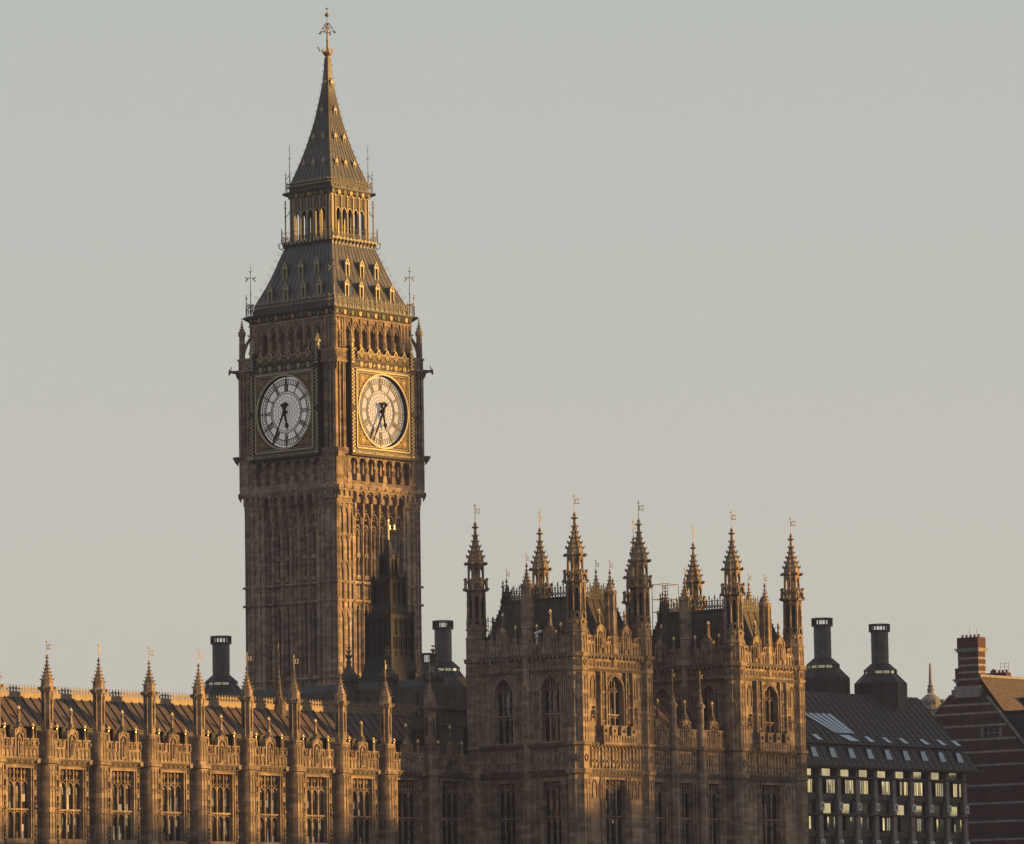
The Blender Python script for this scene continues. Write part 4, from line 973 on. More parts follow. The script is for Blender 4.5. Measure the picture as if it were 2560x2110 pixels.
    # parapets
    for k in faces:
        H_=HE if k in (0,3) else HN; W_=TN-.75 if k in (0,3) else TE-.75
        cs_=(-1.6,1.5) if k in (0,3) else (-2.0,2.72)
        m=MB(FR(k,H_)); c=MB(FR(k,H_))
        m.box(-W_,W_,-.25,.0,27.95,28.85)
        i=0; u=-W_
        while u<W_-.1:
            w=.5; 
            if i%2==0: m.box(u,min(u+w,W_),-.25,0,28.85,29.32); m.bar(u,29.32,min(u+w,W_),29.32,.08,-.2,.07); c.ball(u+w/2,.03,29.08,.1,5); m.bar(u,28.9,u,29.3,.06,-.05,.06); m.bar(u+w,28.9,u+w,29.3,.06,-.05,.06)
            else: m.bar(u,28.87,min(u+.3,W_),28.87,.07,-.2,.06)
            u+=w if i%2==0 else .3; i+=1
        n_=int(2*W_/.34)
        for i in range(n_+1):
            uu=-W_+i*2*W_/n_; m.box(uu-.035,uu+.035,0,.08,28.0,28.7)
            if i<n_: c.arch(uu+.04,uu+2*W_/n_-.04,28.3,28.45,28.68,.05,0,.06,2)
        for g_ in cs_:
            m.box(g_-.5,g_+.5,-.28,.05,28.0,29.8); m.prism([(g_-.5,29.75),(g_-.3,29.8),(g_,30.35),(g_+.3,29.8),(g_+.5,29.75)],-.25,.1); m.stack(g_,-.1,[(30.2,.12),(30.8,.06),(31.0,.05)],4,pi/4); c.ball(g_,-.1,31.0,.11,5)
            for s in (-1,1): m.box(g_+s*.48-.05,g_+s*.48+.05,0,.13,28.0,29.85); m.box(g_+s*.27-.04,g_+s*.27+.04,0,.16,28.0,29.5); m.bar(g_+s*.45,29.85,g_,30.3,.08,-.05,.13)
            c.arch(g_-.24,g_+.24,29.1,29.3,29.7,.06,.04,.18,3)
        po=m.merge(c).obj('parapet',[STONE,CARVE],p)
        for g_ in cs_:
            st=MB(FR(k,H_)); statue(st,g_,.14,28.4,1.05); st.obj('statue',CARVE,po)
        for g_ in cs_: gilt_ball(po,FR(k,H_)(g_,-.1,31.1))
        for q in ((-3.2,-.75,1.4,3.8) if k in (1,2) else ()): sh_=MB(); sh_.stack(0,0,[(29.3,.07),(30.0,.04)],4); sh_.obj('finial_shaft',STONE,po,FR(k,H_)(q,-.1,0)); gilt_ball(po,FR(k,H_)(q,-.1,30.05))
    # spirelet in the middle of each side
    m=MB(); m.stack(0,0,[(27.6,.42),(30.0,.42),(30.1,.5),(30.2,.42),(33.1,.40),(33.2,.50),(33.4,.50),(33.5,.36)],8); m.pinnacle(0,0,33.4,35.1,.36,5,.11)
    for i in range(8):
        t=pi/8+i*pi/4; m.tube((.45*cos(t),.45*sin(t),30.2),(.45*cos(t),.45*sin(t),33.1),.05,4)
    vv=MB(); vane(vv,0,0,35.05,.75,.8,.1,.85); s0=None
    for k in faces:
        pos={0:(HE-.25,0),1:(.4,-HN+.15),2:(.4,HN-.15),3:(-HE+.25,0)}[k]
        o=m.obj('spirelet',STONE,p) if s0 is None else dup(s0,p)
        if s0 is None: vv.obj('weather_vane',GOLD,o)
        s0=s0 or o; o.location=(pos[0],pos[1],-.6 if k in (0,3) else 0)
    # corner turrets
    m=MB(); c=MB(); v=MB()
    m.stack(0,0,[(0,.80),(18.75,.80),(18.85,.95),(19.15,1.0),(19.2,.80),(20.9,.80),(21.0,.98),(21.2,.98),(21.25,.76),(26.55,.76),(26.65,.86),(26.85,.90),(26.9,.78),(27.6,.78),(27.7,.95),(27.98,1.02),(28.02,.76),(29.5,.76),(29.55,.84),(29.68,.84),(29.72,.66),(33.2,.60),(33.3,.86),(33.42,.90),(33.5,.55)],8)
    for i in range(8):
        t=pi/8+i*pi/4; ct_,st_=cos(t),sin(t); A=.76/cos(pi/8)
        for z0,z1,rr in ((21.3,26.5,A),(28.05,29.5,A),(13.3,18.7,A*1.04),(19.2,20.85,A*1.04),(26.9,27.6,A*1.02)): m.tube((rr*ct_,rr*st_,z0),(rr*ct_,rr*st_,z1),.055,4)
        m.tube((.72*ct_,.72*st_,29.7),(.68*ct_,.68*st_,33.3),.085,4)      # openwork shafts
        c.tube((.94*ct_,.94*st_,33.35),(1.05*ct_,1.05*st_,33.5),.09,4)
        m.tube((.88*ct_,.88*st_,33.4),(.88*ct_,.88*st_,34.15),.075,4); c.ball(.9*ct_,.9*st_,34.2,.11,5)
        m.tube((.60*ct_,.60*st_,33.4),(.60*ct_,.60*st_,35.3),.075,4)
        a2=i*pi/4; dx,dy=cos(a2),sin(a2)
        T=lambda u,d,z,dx=dx,dy=dy:(dx*d-dy*u,dy*d+dx*u,z)
        m.T=c.T=v.T=T
        for z0,z1 in ((21.3,23.2),(23.3,25.0),(25.1,26.4),(28.1,29.4),(13.5,15.6),(15.7,18.5)):
            a_=.76 if z0>20 else .80
            m.box(-.03,.03,a_-.02,a_+.05,z0,z1-.15)
            for s in (-1,1): c.arch(s*.15-.12,s*.15+.12,z1-.5,z1-.35,z1-.1,.05,a_-.02,a_+.06,2)
        c.poly([(-.2,27.25),(0,27.48),(.2,27.25),(0,27.02),(-.2,27.25)],.06,.78,.87); c.ring(0,27.25,0,.07,.78,.88,5)
        c.poly([(-.2,20.0),(0,20.3),(.2,20.0),(0,19.7),(-.2,20.0)],.06,.8,.88)
        v.box(-.12,.12,.58,.645,30.7,32.9); m.arch(-.17,.17,32.5,32.7,33.1,.06,.58,.72,2); m.box(-.2,.2,.62,.72,29.7,30.6); c.ball(0,.70,30.3,.13,5); c.arch(-.2,.2,30.5,30.7,31.1,.08,.6,.78,3)
        c.arch(-.3,.3,33.5,33.6,34.1,.09,.80,.9,3)
        m.arch(-.2,.2,34.6,34.75,35.15,.07,.5,.6,2); m.box(-.22,.22,.5,.6,35.15,35.35)
        m.T=c.T=v.T=None
    m.stack(0,0,[(33.4,.28),(35.2,.28)],8); m.stack(0,0,[(35.1,.56),(35.3,.60),(35.4,.72),(35.5,.72),(35.55,.56)],8)
    for i in range(8): t=pi/8+i*pi/4; c.ball(.84*cos(t),.84*sin(t),35.42,.12,5)
    # crocketed ogee cap
    prof=[(35.5,.60),(35.95,.55),(36.35,.40),(36.75,.26),(37.15,.18),(37.6,.13),(38.2,.09),(38.5,.08),(38.74,.04)]
    m.stack(0,0,prof,8)
    for z,a in prof[1:6]: c.crockets(0,0,z,a*1.02,.21 if z<37 else .15,8)
    for i in range(8):
        t=pi/8+i*pi/4
        for (za,aa),(zb,ab) in zip(prof[:6],prof[1:6]): c.tube((aa*1.06*cos(t),aa*1.06*sin(t),za),(ab*1.06*cos(t),ab*1.06*sin(t),zb),.035,4)
    m.stack(0,0,[(38.15,.09),(38.22,.25),(38.3,.27),(38.34,.09)],8); m.ball(0,0,38.5,.12,6)
    t0=None
    for i,(sx,sy) in enumerate(((1,-1),(1,1),(-1,-1),(-1,1))):
        if t0 is None: o=m.merge(c).merge(v,2).obj('corner_turret',[STONE,CARVE,VOID],p); t0=o
        else: o=dup(t0,p)
        o.location=(sx*TE,sy*TN,0)
    for i,o in enumerate([q for q in p.children if q.name.startswith('corner_turret')]):
        vv=MB(); vane(vv,0,0,38.7,1.33,1.05,(.05,.0,.3,1.2)[i],1.12); vv.obj('weather_vane',GOLD,o)
    # steep roof with iron cresting
    m=MB(); m.tbox(0,0,28.4,32.4,4.6,3.6,3.45,2.5)
    for k in faces:
        a0,a1,b0,b1=(4.6,3.45,3.6,2.5) if k in (0,3) else (3.6,2.5,4.6,3.45)
        m.T=FR(k,0)
        for i in range(7):
            t=-1+i/3; w=.04
            m.add([(t*b0-w,a0-.02,28.4),(t*b0+w,a0-.02,28.4),(t*b1+w,a1-.02,32.4),(t*b1-w,a1-.02,32.4),(t*b0-w,a0+.06,28.4),(t*b0+w,a0+.06,28.4),(t*b1+w,a1+.06,32.4),(t*b1-w,a1+.06,32.4)],[(0,1,2,3),(4,5,6,7),(0,1,5,4),(1,2,6,5),(2,3,7,6),(3,0,4,7)])
        m.box(-b1-.05,b1+.05,a1-.1,a1+.1,32.35,32.5)
    ro=m.obj('roof',mat('tower_roof_'+str(int(n)),(.055,.048,.042),.65,spec=.3,blocks=(30,.7,.02,.08),var=.2,scale=1.3,streak=.25,bump=.1),p)
    m=MB()
    for k in faces:
        a1,b1=(3.45,2.5) if k in (0,3) else (2.5,3.45)
        m.T=FR(k,a1); N_=int(2*b1/.27)
        for i in range(N_+1):
            u=-b1+i*2*b1/N_; hgt=.62 if i%2 else .92
            m.box(u-.02,u+.02,-.02,.02,32.45,32.45+hgt); m.prism([(u-.075,32.45+hgt),(u+.075,32.45+hgt),(u,32.45+hgt+.3)],-.025,.025); m.prism([(u-.06,32.45+hgt-.12),(u+.06,32.45+hgt-.12),(u+.03,32.45+hgt),(u-.03,32.45+hgt)],-.025,.025)
            if i<N_:
                w=2*b1/N_
                m.bar(u,32.5,u+w,32.95,.035,-.015,.015); m.bar(u+w,32.5,u,32.95,.035,-.015,.015); m.arch(u,u+w,32.95,33.0,33.2,.035,-.015,.015,2)
        for z in (32.72,32.97): m.box(-b1,b1,-.015,.015,z,z+.03)
    m.T=None
    for sx in (-1,1):
        for sy in (-1,1):
            m.stack(sx*3.45,sy*2.5,[(32.4,.10),(33.4,.05),(34.1,.02)],4); m.crockets(sx*3.45,sy*2.5,33.6,.05,.12,4,0); m.crockets(sx*3.45,sy*2.5,33.9,.03,.08,4,0)
            for i in range(12):        # crockets down the hips
                t=i/12; m.crockets(sx*(3.45+1.15*t),sy*(2.5+1.1*t),32.4-4*t,.05,.12,4,pi/4)
    m.obj('roof_cresting',IRON,ro)
    m=MB()
    for k in (3,):
        m.T=FR(k,HE-.6)
        for i in range(12):
            u=-2.8+i*.5; m.box(u-.02,u+.02,-.02,.02,29,31.2); m.prism([(u-.07,31.1),(u+.07,31.1),(u,31.4)],-.02,.02)
        for z in (30.2,30.6,31.0): m.box(-2.9,2.9,-.02,.02,z,z+.04)
    m.obj('iron_railing',IRON,p)
    return p
pavilion('nearer square gothic tower with four tall turrets, dark iron-crested roof between them',76,-57.4,'twin pavilion towers')
t2=None
T1=[o for o in bpy.data.objects if o.name.startswith('pavilion_tower')][0]
T2=dup(T1); T2.location=world(76,-37.82); T2['label']='farther square gothic tower with four turrets, its roof caged in scaffold, beside the office block'
T1['label']='nearer square gothic tower with four tall turrets, between the clock tower and its farther twin'

# ================================================================== LINK RANGE between the towers
lk=thing('link_range','lower stone range with two slender pinnacles, wedged between the two square towers','palace wing',80.6,-47.6)
m=MB(lambda u,d,z:(d,u,z)); c=MB(lambda u,d,z:(d,u,z)); W0,W1=-5.4,5.4
wc=(-3.4,-.03,3.45)
m.rwall(W0,W1,0,21.0,[(x-.7,x+.7,13.5,18.4) for x in wc],.5)
for z0,z1,dd in ((18.78,18.95,.14),(18.95,19.18,.24),(20.85,20.98,.12),(20.98,21.2,.26)): m.m=2; m.box(W0,W1,0,dd,z0,z1); m.m=0
for x in wc:
    for q in range(3): c.box(x-.55+q*.38,x-.25+q*.38,0,.06,19.35,20.7); c.ball(x-.4+q*.38,.07,19.9,.12,5); c.arch(x-.54+q*.38,x-.26+q*.38,20.1,20.3,20.6,.05,0,.1,2)
    for s in (-1,1): m.box(x+s*.8-.05,x+s*.8+.05,0,.1,13.4,20.9); m.box(x+s*1.05-.04,x+s*1.05+.04,0,.14,13.4,20.9)
    for q in range(6): c.box(x-.9+q*.32,x-.8+q*.32,.1,.2,20.87,20.98)
m.box(W0,W1,-9,-8.6,0,21); m.box(W0,W1,-8.6,-.51,20.6,20.9)
lw=m.merge(c).obj('wall',[STONE,CARVE,STONE2],lk)
vb=MB(lambda u,d,z:(d,u,z)); vb.quad((W0,-1.3,.1),(W1,-1.3,.1),(W1,-1.3,20.5),(W0,-1.3,20.5)); vb.obj('dim_interior',VOID,lk)
for x in wc:
    wm=MB(FR(0,0)); gm=MB(FR(0,0)); lights(wm,gm,-.68,.68,13.5,17.4,2,(15.63,),18.35,0,-.1)
    w_=wm.obj('window',STONE,lk,(-.28,x,0)); gm.obj('glass',GLASS,w_,recalc=False)
pm,pc=parapet_mesh(2.9,0); pa=None
for x in wc:
    if pa is None: pa=pm.merge(pc).obj('parapet',[STONE,CARVE],lk); st=MB(lambda u,d,z:(d,u,z)); statue(st,0,.1,.3,.95); st.obj('statue',CARVE,pa); gilt_ball(pa,(-.1,0,3.35)); o=pa
    else: o=dup(pa,lk)
    o.location=(.05,x,21.2)
m=MB(); m.stack(0,0,[(0,.36),(18.8,.36),(18.9,.46),(19.18,.46),(19.2,.34),(20.9,.34),(21.0,.44),(21.2,.44),(21.25,.27),(24.2,.25),(24.3,.34),(24.5,.34),(24.6,.24)],8); m.pinnacle(0,0,24.5,26.1,.22,6,.08); vv=MB(); vane(vv,0,0,26.0,1.15,.7,.2,.9); q0=None
for y in (-1.75,1.72):
    o=m.obj('buttress_pinnacle',STONE,lk) if q0 is None else dup(q0,lk)
    if q0 is None: vv.obj('weather_vane',GOLD,o)
    q0=q0 or o; o.location=(.15,y,0)
m=MB(lambda u,d,z:(d,u,z)); m.quad((W0,-.8,21.0),(W1,-.8,21.0),(W1,-4.6,25.2),(W0,-4.6,25.2)); m.quad((W0,-8.6,21.0),(W1,-8.6,21.0),(W1,-4.6,25.2),(W0,-4.6,25.2))
for i in range(13):
    u=W0+.4+i*.85; m.tube((u,-.75,21.05),(u,-4.6,25.25),.05,4)
m.obj('roof',LEAD,lk)

# ================================================================== battlemented wing behind, beside the nearer tower
bw=thing('battlemented_wing','plain battlemented stone wing in shade, left of the nearer square tower','palace wing',70.2,-62.6)
m=MB(); m.box(-2.2,-.1,-2.9,3,0,22.7); m.box(-2.3,0,-3.0,-2.7,22.6,22.8); m.box(-2.3,0,-3.04,-2.7,20.6,20.8); m.box(-.1,.45,-2.9,.0,19.3,22.7)
for i in range(5): m.box(-2.2+i*.6,-1.82+i*.6,-3.0,-2.7,23.5,24.05)
m.box(-2.2,.45,-3.0,-2.7,22.8,23.5)
for i in range(9): m.box(-2.2+i*.3-.04,-2.2+i*.3+.04,-3.07,-2.9,20.9,22.5)
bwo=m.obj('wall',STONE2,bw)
m=MB(); m.box(-2.25,.4,-2.6,2.9,22.72,22.78); m.obj('roof',DARKLEAD,bw)

# ================================================================== inner court ranges, stone turrets, dark ventilation tower
ic=thing('inner_court_range','low stone range with flat lead roof, in front of the clock tower foot','palace wing',42,-44)
m=MB(); m.box(-16,16,-8,8,0,25.2); m.box(-16.2,16.2,-8.2,-7.9,25.2,27.0); m.box(15.9,16.2,-7.9,8,25.2,27.0); m.box(-16.3,16.3,-8.35,-7.9,25.1,25.3); m.box(16.2,16.35,-7.9,8,25.1,25.3)
for i in range(12): m.box(-15+i*2.7-.15,-15+i*2.7+.15,-8.4,-8.0,20,26.4)
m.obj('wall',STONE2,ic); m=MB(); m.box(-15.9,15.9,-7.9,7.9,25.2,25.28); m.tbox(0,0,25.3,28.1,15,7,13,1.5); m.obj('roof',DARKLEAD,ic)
m=MB(); m.stack(0,0,[(20,.72),(27.6,.72),(27.7,.85),(28.0,.9),(28.1,.74),(28.35,.60),(28.6,.40),(28.85,.24),(29.2,.16),(29.7,.13),(30.3,.07)],8)
for z,r in ((29.25,.22),(29.75,.30),(30.15,.2),(30.5,.13)): m.crockets(0,0,z,.08,r*.9,4,0); m.ball(0,0,z,r*.6,6)
for i in range(8):
    t=pi/8+i*pi/4; m.tube((.77*cos(t),.77*sin(t),25),(.77*cos(t),.77*sin(t),27.6),.06,4); m.ball(.8*cos(t),.8*sin(t),28.15,.12,5)
so_=None
for (e,n),lb in zip(((49.52,-52.4),(52.16,-50.57),(55.0,-48.17)),('shaded octagonal stone turret against the sunlit edge of the clock tower','shaded octagonal stone turret in front of the dark ventilation tower','shaded octagonal stone turret beside the stout roof chimneys right of the clock tower')):
    t=thing('octagonal_turret',lb,'turret',e,n,0,'stone turrets of the inner court')
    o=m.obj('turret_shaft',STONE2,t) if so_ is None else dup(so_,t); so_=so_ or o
vt=thing('ventilation_tower','dark lead-clad gothic ventilation tower with spire and gilded vane, before the clock tower','tower',39,-35.55)
m=MB(); g=MB()
def sq(z0,z1,a0,a1): m.tbox(0,0,z0,z1,a0,a0,a1,a1)
sq(10,27.6,2.3,2.3); sq(27.6,28.6,2.32,1.98); sq(28.6,29.8,1.98,1.66); sq(29.8,31.0,1.66,1.40); sq(31.0,34.3,1.36,1.36); sq(34.2,34.5,1.5,1.5); sq(34.5,35.6,1.2,.98); sq(35.6,37.4,.92,.92); sq(37.35,37.55,1.02,1.02); sq(37.5,38.0,.75,.6); sq(38.0,39.4,.46,.42); sq(39.4,39.6,.52,.52); sq(39.6,39.75,.5,.48); sq(39.75,40.4,.42,.2); sq(40.4,41.1,.2,.06)
for k in faces:
    m.T=FR(k,0)
    for u in (-1.3,-.65,0,.65,1.3): m.box(u-.05,u+.05,1.3,1.45,31.0,34.2); m.bar(u*1.55,27.9,u*1.05,31.0,.05,1.4,1.9) if False else None
    for u in (-.97,-.33,.33,.97): m.arch(u-.26,u+.26,33.2,33.5,34.0,.06,1.3,1.42,3); m.arch(u-.26,u+.26,31.05,31.2,31.45,.06,1.3,1.42,3); g.T=m.T; g.box(u-.12,u+.12,1.33,1.375,31.6,32.6)
    m.box(-1.4,1.4,1.3,1.48,32.6,32.75); m.box(-1.4,1.4,1.3,1.48,31.4,31.55)
    for u in (-.88,-.3,.3,.88): m.box(u-.05,u+.05,.88,1.0,35.6,37.35)
    for u in (-.58,0,.58): m.arch(u-.22,u+.22,36.7,36.9,37.2,.05,.88,.98,3)
    for i in range(9): u=-.95+i*.24; m.prism([(u-.06,37.55),(u+.06,37.55),(u,37.95)],.95,1.0)
    for i in range(11): u=-1.3+i*.26; m.prism([(u-.07,34.5),(u+.07,34.5),(u,34.95)],1.4,1.46)
    for u in (-.4,0,.4): m.box(u-.04,u+.04,.42,.52,38.0,39.4)
    m.bar(-.35,38.9,0,39.25,.05,.4,.5); m.bar(.35,38.9,0,39.25,.05,.4,.5)
m.T=None
for sx in (-1,1):
    for sy in (-1,1):
        for r,z0,z1,z2 in ((1.42,28.5,34.6,35.7),(.98,35.4,37.6,38.5),(.50,37.6,39.5,40.2)):
            m.stack(sx*r,sy*r,[(z0,.13),(z1,.11),(z1+.05,.16),(z1+.15,.1)],4); m.pinnacle(sx*r,sy*r,z1+.1,z2,.1,3,.07,4,4,False)
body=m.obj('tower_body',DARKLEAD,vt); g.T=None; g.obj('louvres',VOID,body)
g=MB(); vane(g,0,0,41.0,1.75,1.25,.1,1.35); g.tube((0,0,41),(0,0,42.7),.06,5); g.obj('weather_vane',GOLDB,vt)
dmm,dmg=dormer(.28,0,.8,1.6,.6); dd=dmm.obj('dormer',DARKLEAD,vt,(2.35,.95,28.5)); dmg.obj('dormer_gable',STONE,dd)

# ================================================================== OFFICES WITH STOUT CHIMNEYS (right) and the block behind the tower
def chimney(zb,zn,zc,zt):
    """stout round bronze ventilation chimney; zb base, zn neck, zc cap ring, zt top"""
    m=MB(); c=MB(); q=MB(); g=MB(); a=.95
    m.stack(0,0,[(zb-2,2.8),(zb+1.15,2.8),(zn-1.17,1.78),(zn-1.12,1.78)],12)
    m.stack(0,0,[(zn-.80,1.78),(zn-.72,1.8),(zn,a*1.02)],12)
    g.stack(0,0,[(zn-1.2,1.66),(zn-.72,1.66)],12)
    for i in range(12):
        t=pi/12+i*pi/6; m.tube((1.80*cos(t),1.80*sin(t),zn-1.15),(1.80*cos(t),1.80*sin(t),zn-.78),.06,4)
        m.tube((2.90*cos(t),2.90*sin(t),zb+1.15),(1.85*cos(t),1.85*sin(t),zn-1.15),.05,4); m.tube((1.86*cos(t),1.86*sin(t),zn-.74),(1.0*cos(t),1.0*sin(t),zn),.05,4)
        m.tube((2.9*cos(t),2.9*sin(t),zb-2),(2.9*cos(t),2.9*sin(t),zb+1.15),.05,4)
    m.stack(0,0,[(zb+.45,2.83),(zb+.5,2.83)],12); m.stack(0,0,[(zb+1.1,2.86),(zb+1.17,2.86)],12)
    c.stack(0,0,[(zn-.05,a),(zc-.1,a)],20)
    H_=zc-zn
    for w in range(5): z=zn+(H_-.1)*w/4; c.stack(0,0,[(z-.035,a+.04),(z+.035,a+.04)],20)
    for i in range(8): t=i*pi/4+.2; c.tube(((a+.01)*cos(t),(a+.01)*sin(t),zn),((a+.01)*cos(t),(a+.01)*sin(t),zc-.1),.035,4)
    r=1.2
    P=lambda rr,tt,z:(rr*cos(tt),rr*sin(tt),z)
    for z0,z1 in ((zt-.14,zt),(zc-.05,zc+.12)):
        for i in range(24):
            t=i*pi/12; t2=t+pi/12
            q.add([P(r-.14,t,z0),P(r,t,z0),P(r,t2,z0),P(r-.14,t2,z0),P(r-.14,t,z1),P(r,t,z1),P(r,t2,z1),P(r-.14,t2,z1)],[(0,1,2,3),(4,5,6,7),(0,1,5,4),(1,2,6,5),(2,3,7,6),(3,0,4,7)])
    for i in range(18):
        t=i*pi/9+.1; d=.022
        q.add([P(r-.26,t-d,zc+.1),P(r-.01,t-d,zc+.1),P(r-.01,t+d,zc+.1),P(r-.26,t+d,zc+.1),P(r-.26,t-d,zt-.1),P(r-.01,t-d,zt-.1),P(r-.01,t+d,zt-.1),P(r-.26,t+d,zt-.1)],[(0,1,2,3),(4,5,6,7),(0,1,5,4),(1,2,6,5),(2,3,7,6),(3,0,4,7)])
    q.stack(0,0,[(zc-.1,a),(zc-.02,a)],16)
    return m.merge(g),c,q
def put_chimney(parent,loc,zb,zn,zc,zt):
    m,c,q=chimney(zb,zn,zc,zt); o=m.obj('roof_chimney',[BRONZE,PANE],parent,loc); c.obj('flue',BRONZE2,o); q.obj('cowl',DARKFR,o)
of=thing('office_building','dark bronze-roofed office block with grid of bright windows and stone piers at right','office building',10,92.3)
# local: x=0 is east wall, y=0 the north-east corner
m=MB(); m.box(-16,-.9,-60,-.6,0,24.9); m.obj('core',VOID,of)
m=MB(); PB=3.33; npier=17
for i in range(npier):
    y=-.85-PB*i; m.box(-.4,.22,y-.34,y+.34,0,20.6); m.tbox(-.1,y,20.6,24.95,.32,.34,.27,.27)
m.obj('stone_piers',SANDST,of)
b=MB()
for i in range(npier):
    y=-.85-PB*i
    for z in (20.9,16.95):
        for (za,zb_) in ((z-.42,z-.2),(z+.2,z+.42)): b.box(.22,.42,y-.30,y+.30,za,zb_)
        for s in (-1,1): b.box(.22,.42,y+s*.24-.07,y+s*.24+.07,z-.2,z+.2)
b.obj('pier_brackets',WHITEST,of)
m=MB()
m.box(-.9,-.3,-60,-.55,0,24.95)
for z in (24.0,20.05,16.1): m.box(-.3,.28,-60,0,z-.09,z+.09)
for i in range(npier):
    y0=-.85-PB*i
    for z in (24.0,20.05): m.tube((.2,y0,z),(.75,y0,z+.03),.05,4)
m.box(-.3,-.05,-60,-.55,21.65,22.2); m.box(-.3,-.05,-60,-.55,17.7,18.3)
m.box(-.6,1.3,-60.5,1.2,25.05,25.2); m.box(-16,1.0,-60.5,.9,24.9,25.05)
m.box(-16,-.4,-.6,.0,0,24.95)
fr_=m.obj('wall_frame',DARKFR,of)
pat=[1,1,0,1,1,0,1,1,0,1,1,0,1,1,0,1,0]
for i in range(npier-1):
    yb=-.85-PB*(i+1)   # left pier of the bay
    sh=pat[i%17]
    for lv,(zl,zu) in enumerate(((22.3,24.12),(18.45,20.2))):
        if i>11: continue
        w=MB(); g=MB(); y0=yb+.55; u0=y0+(.72 if sh else .05)
        def pane(ya,yb2,z0,z1,x):
            t=(random.random()-.5)*.02; t2=(random.random()-.3)*.03; g.quad((x+t,ya,z0),(x-t,yb2,z0),(x-t+t2,yb2,z1),(x+t+t2,ya,z1))
        zt_=zu+(.75 if lv==0 else 1.0)
        w.box(-.36,-.30,y0-.1,y0+2.3,zl-.1,zt_+.05)
        pane(y0+.05,y0+1.5,zu-.05,zt_,-.1)
        for q in range(4): pane(u0+q*.385,u0+q*.385+.35,zl,zu-.42,-.0)
        w.box(-.3,.0,u0-.1,u0+1.62,zl-.12,zl-.0); w.box(-.3,.03,u0-.1,u0+1.62,zu-.4,zu-.25)
        for q in range(5): w.box(-.1,.03,u0+q*.385-.03,u0+q*.385-.005,zl,zu-.4)
        w.box(-.3,-.04,y0,y0+1.6,zu-.14,zu-.06)
        wo=w.obj('window',DARKFR,of); g.obj('glass',PANE,wo,recalc=False)
# roof: lower steep band, ledge, then raking slopes with seams
R_=MB(); 
E0,N1=0.9,.8
def P(x,y,z): return (x,y,z)
R_.quad((E0,-60,25.2),(E0,N1,25.2),(-.3,-.6,27.6),(-.3,-60,27.6)); R_.quad((E0,N1,25.2),(-16,N1,25.2),(-14.8,-.6,27.6),(-.3,-.6,27.6))
R_.box(-15,.0,-60,-.3,27.55,27.7)
RX,RZ,RY=-5.6,33.5,-1.5
R_.quad((-.4,-60,27.6),(-.4,-.7,27.6),(RX,RY,RZ),(RX,-60,RZ)); R_.quad((-.4,-.7,27.6),(-14.6,-.7,27.6),(-8.5,RY,RZ),(RX,RY,RZ)); R_.quad((-14.6,-.7,27.6),(-14.6,-60,27.6),(-8.5,-60,RZ),(-8.5,RY,RZ)); R_.quad((RX,-60,RZ),(RX,RY,RZ),(-8.5,RY,RZ),(-8.5,-60,RZ))
for i in range(40):
    y=-.7-i*1.11; 
    yt=y-.75 if i else RY
    R_.tube((-.38,y,27.62),(RX+.03,yt,RZ),.06,4); R_.tube((E0+.0,y+.2,25.22),(-.28,y,27.62),.05,4)
for i in range(9): R_.tube((-.4-i*1.5,-.68,27.62),(RX-i*.2,RY,RZ),.06,4)
for i in range(1,16):
    t=i/16; x=-.4+(RX+.4)*t; z=27.6+(RZ-27.6)*t; R_.tube((x+.01,-60,z+.01),(x+.01,-.7+(RY+.7)*t,z+.01),.035,4)
for i in range(1,5):
    t=i/5; R_.tube((E0+(-.3-E0)*t,-60,25.2+2.4*t),(E0+(-.3-E0)*t,N1+(-.6-N1)*t,25.2+2.4*t),.03,4)
rf_=R_.obj('roof',BRONZE,of)
# rooflights
def rl(pts,off=.05):
    g=MB(); g.add([(x+off,y,z+off) for x,y,z in pts],[tuple(range(len(pts)))]); return g.obj('rooflight',SKYL,rf_,recalc=False)
def slope(y,t): return (-.4+(RX+.4)*t, y, 27.6+(RZ-27.6)*t)
def rl2(cols,t0,t1):
    g=MB(); 
    for (ya,yb2,yc,yd) in cols:
        a=slope(ya,t0);b_=slope(yb2,t0);c_=slope(yc,t1);d_=slope(yd,t1); g.add([(x+.07,y,z+.07) for x,y,z in (a,b_,c_,d_)],[(0,1,2,3)])
    return g.obj('rooflight',SKYL,rf_,recalc=False)
rl2([(-22.6+.75*i,-22.6+.75*i+.6,-25.9+1.1*i+.7,-25.9+1.1*i) for i in range(5)],.20,.56)
rl2([(-20.9+.0,-19.2,-20.3,-22.2)],.05,.16)
for y in (-17.6,-14.4,-11.3,-7.4,-4.2,-1.4,-27.0): rl2([(y+.3,y+1.2,y+.6,y-.15)],.05,.15)
d_=None
for i in range(17):
    y=-2.1-PB*i
    g=MB(); x0=.75
    if d_ is None:
        w=MB(); w.add([(.45,-.55,-.55),(.45,.55,-.55),(.05,.25,.5),(.05,-.45,.5),(-.3,-.6,-.6),(-.3,.6,-.6),(-.5,.3,.6),(-.5,-.5,.6)],[(0,1,2,3),(0,1,5,4),(1,2,6,5),(2,3,7,6),(3,0,4,7)]); 
        for q in range(3): g.add([(.47,-.45+q*.3,-.45),(.47,-.2+q*.3,-.45),(.09,-.2+q*.22,.4),(.09,-.38+q*.22,.4)],[(0,1,2,3)])
        o=w.obj('dormer_window',DARKFR,rf_); g.obj('glass',WHITEP if False else SKYL,o,recalc=False); d_=o
    else: o=dup(d_,rf_)
    o.location=(.15,y,26.6); o.scale=(1,1.15,1.2)
for yy,zt in ((-13.1,0),(-7.6,-.75)): pass
cx0=(-1.19-10,81.12-92.3); cx1=(4.0-10,85.51-92.3)
put_chimney(of,(-11.19,-11.2,0),34.4,37.75,41.35,42.2)
put_chimney(of,(-6.9,-6.4,0),33.75,37.1,40.7,41.5)
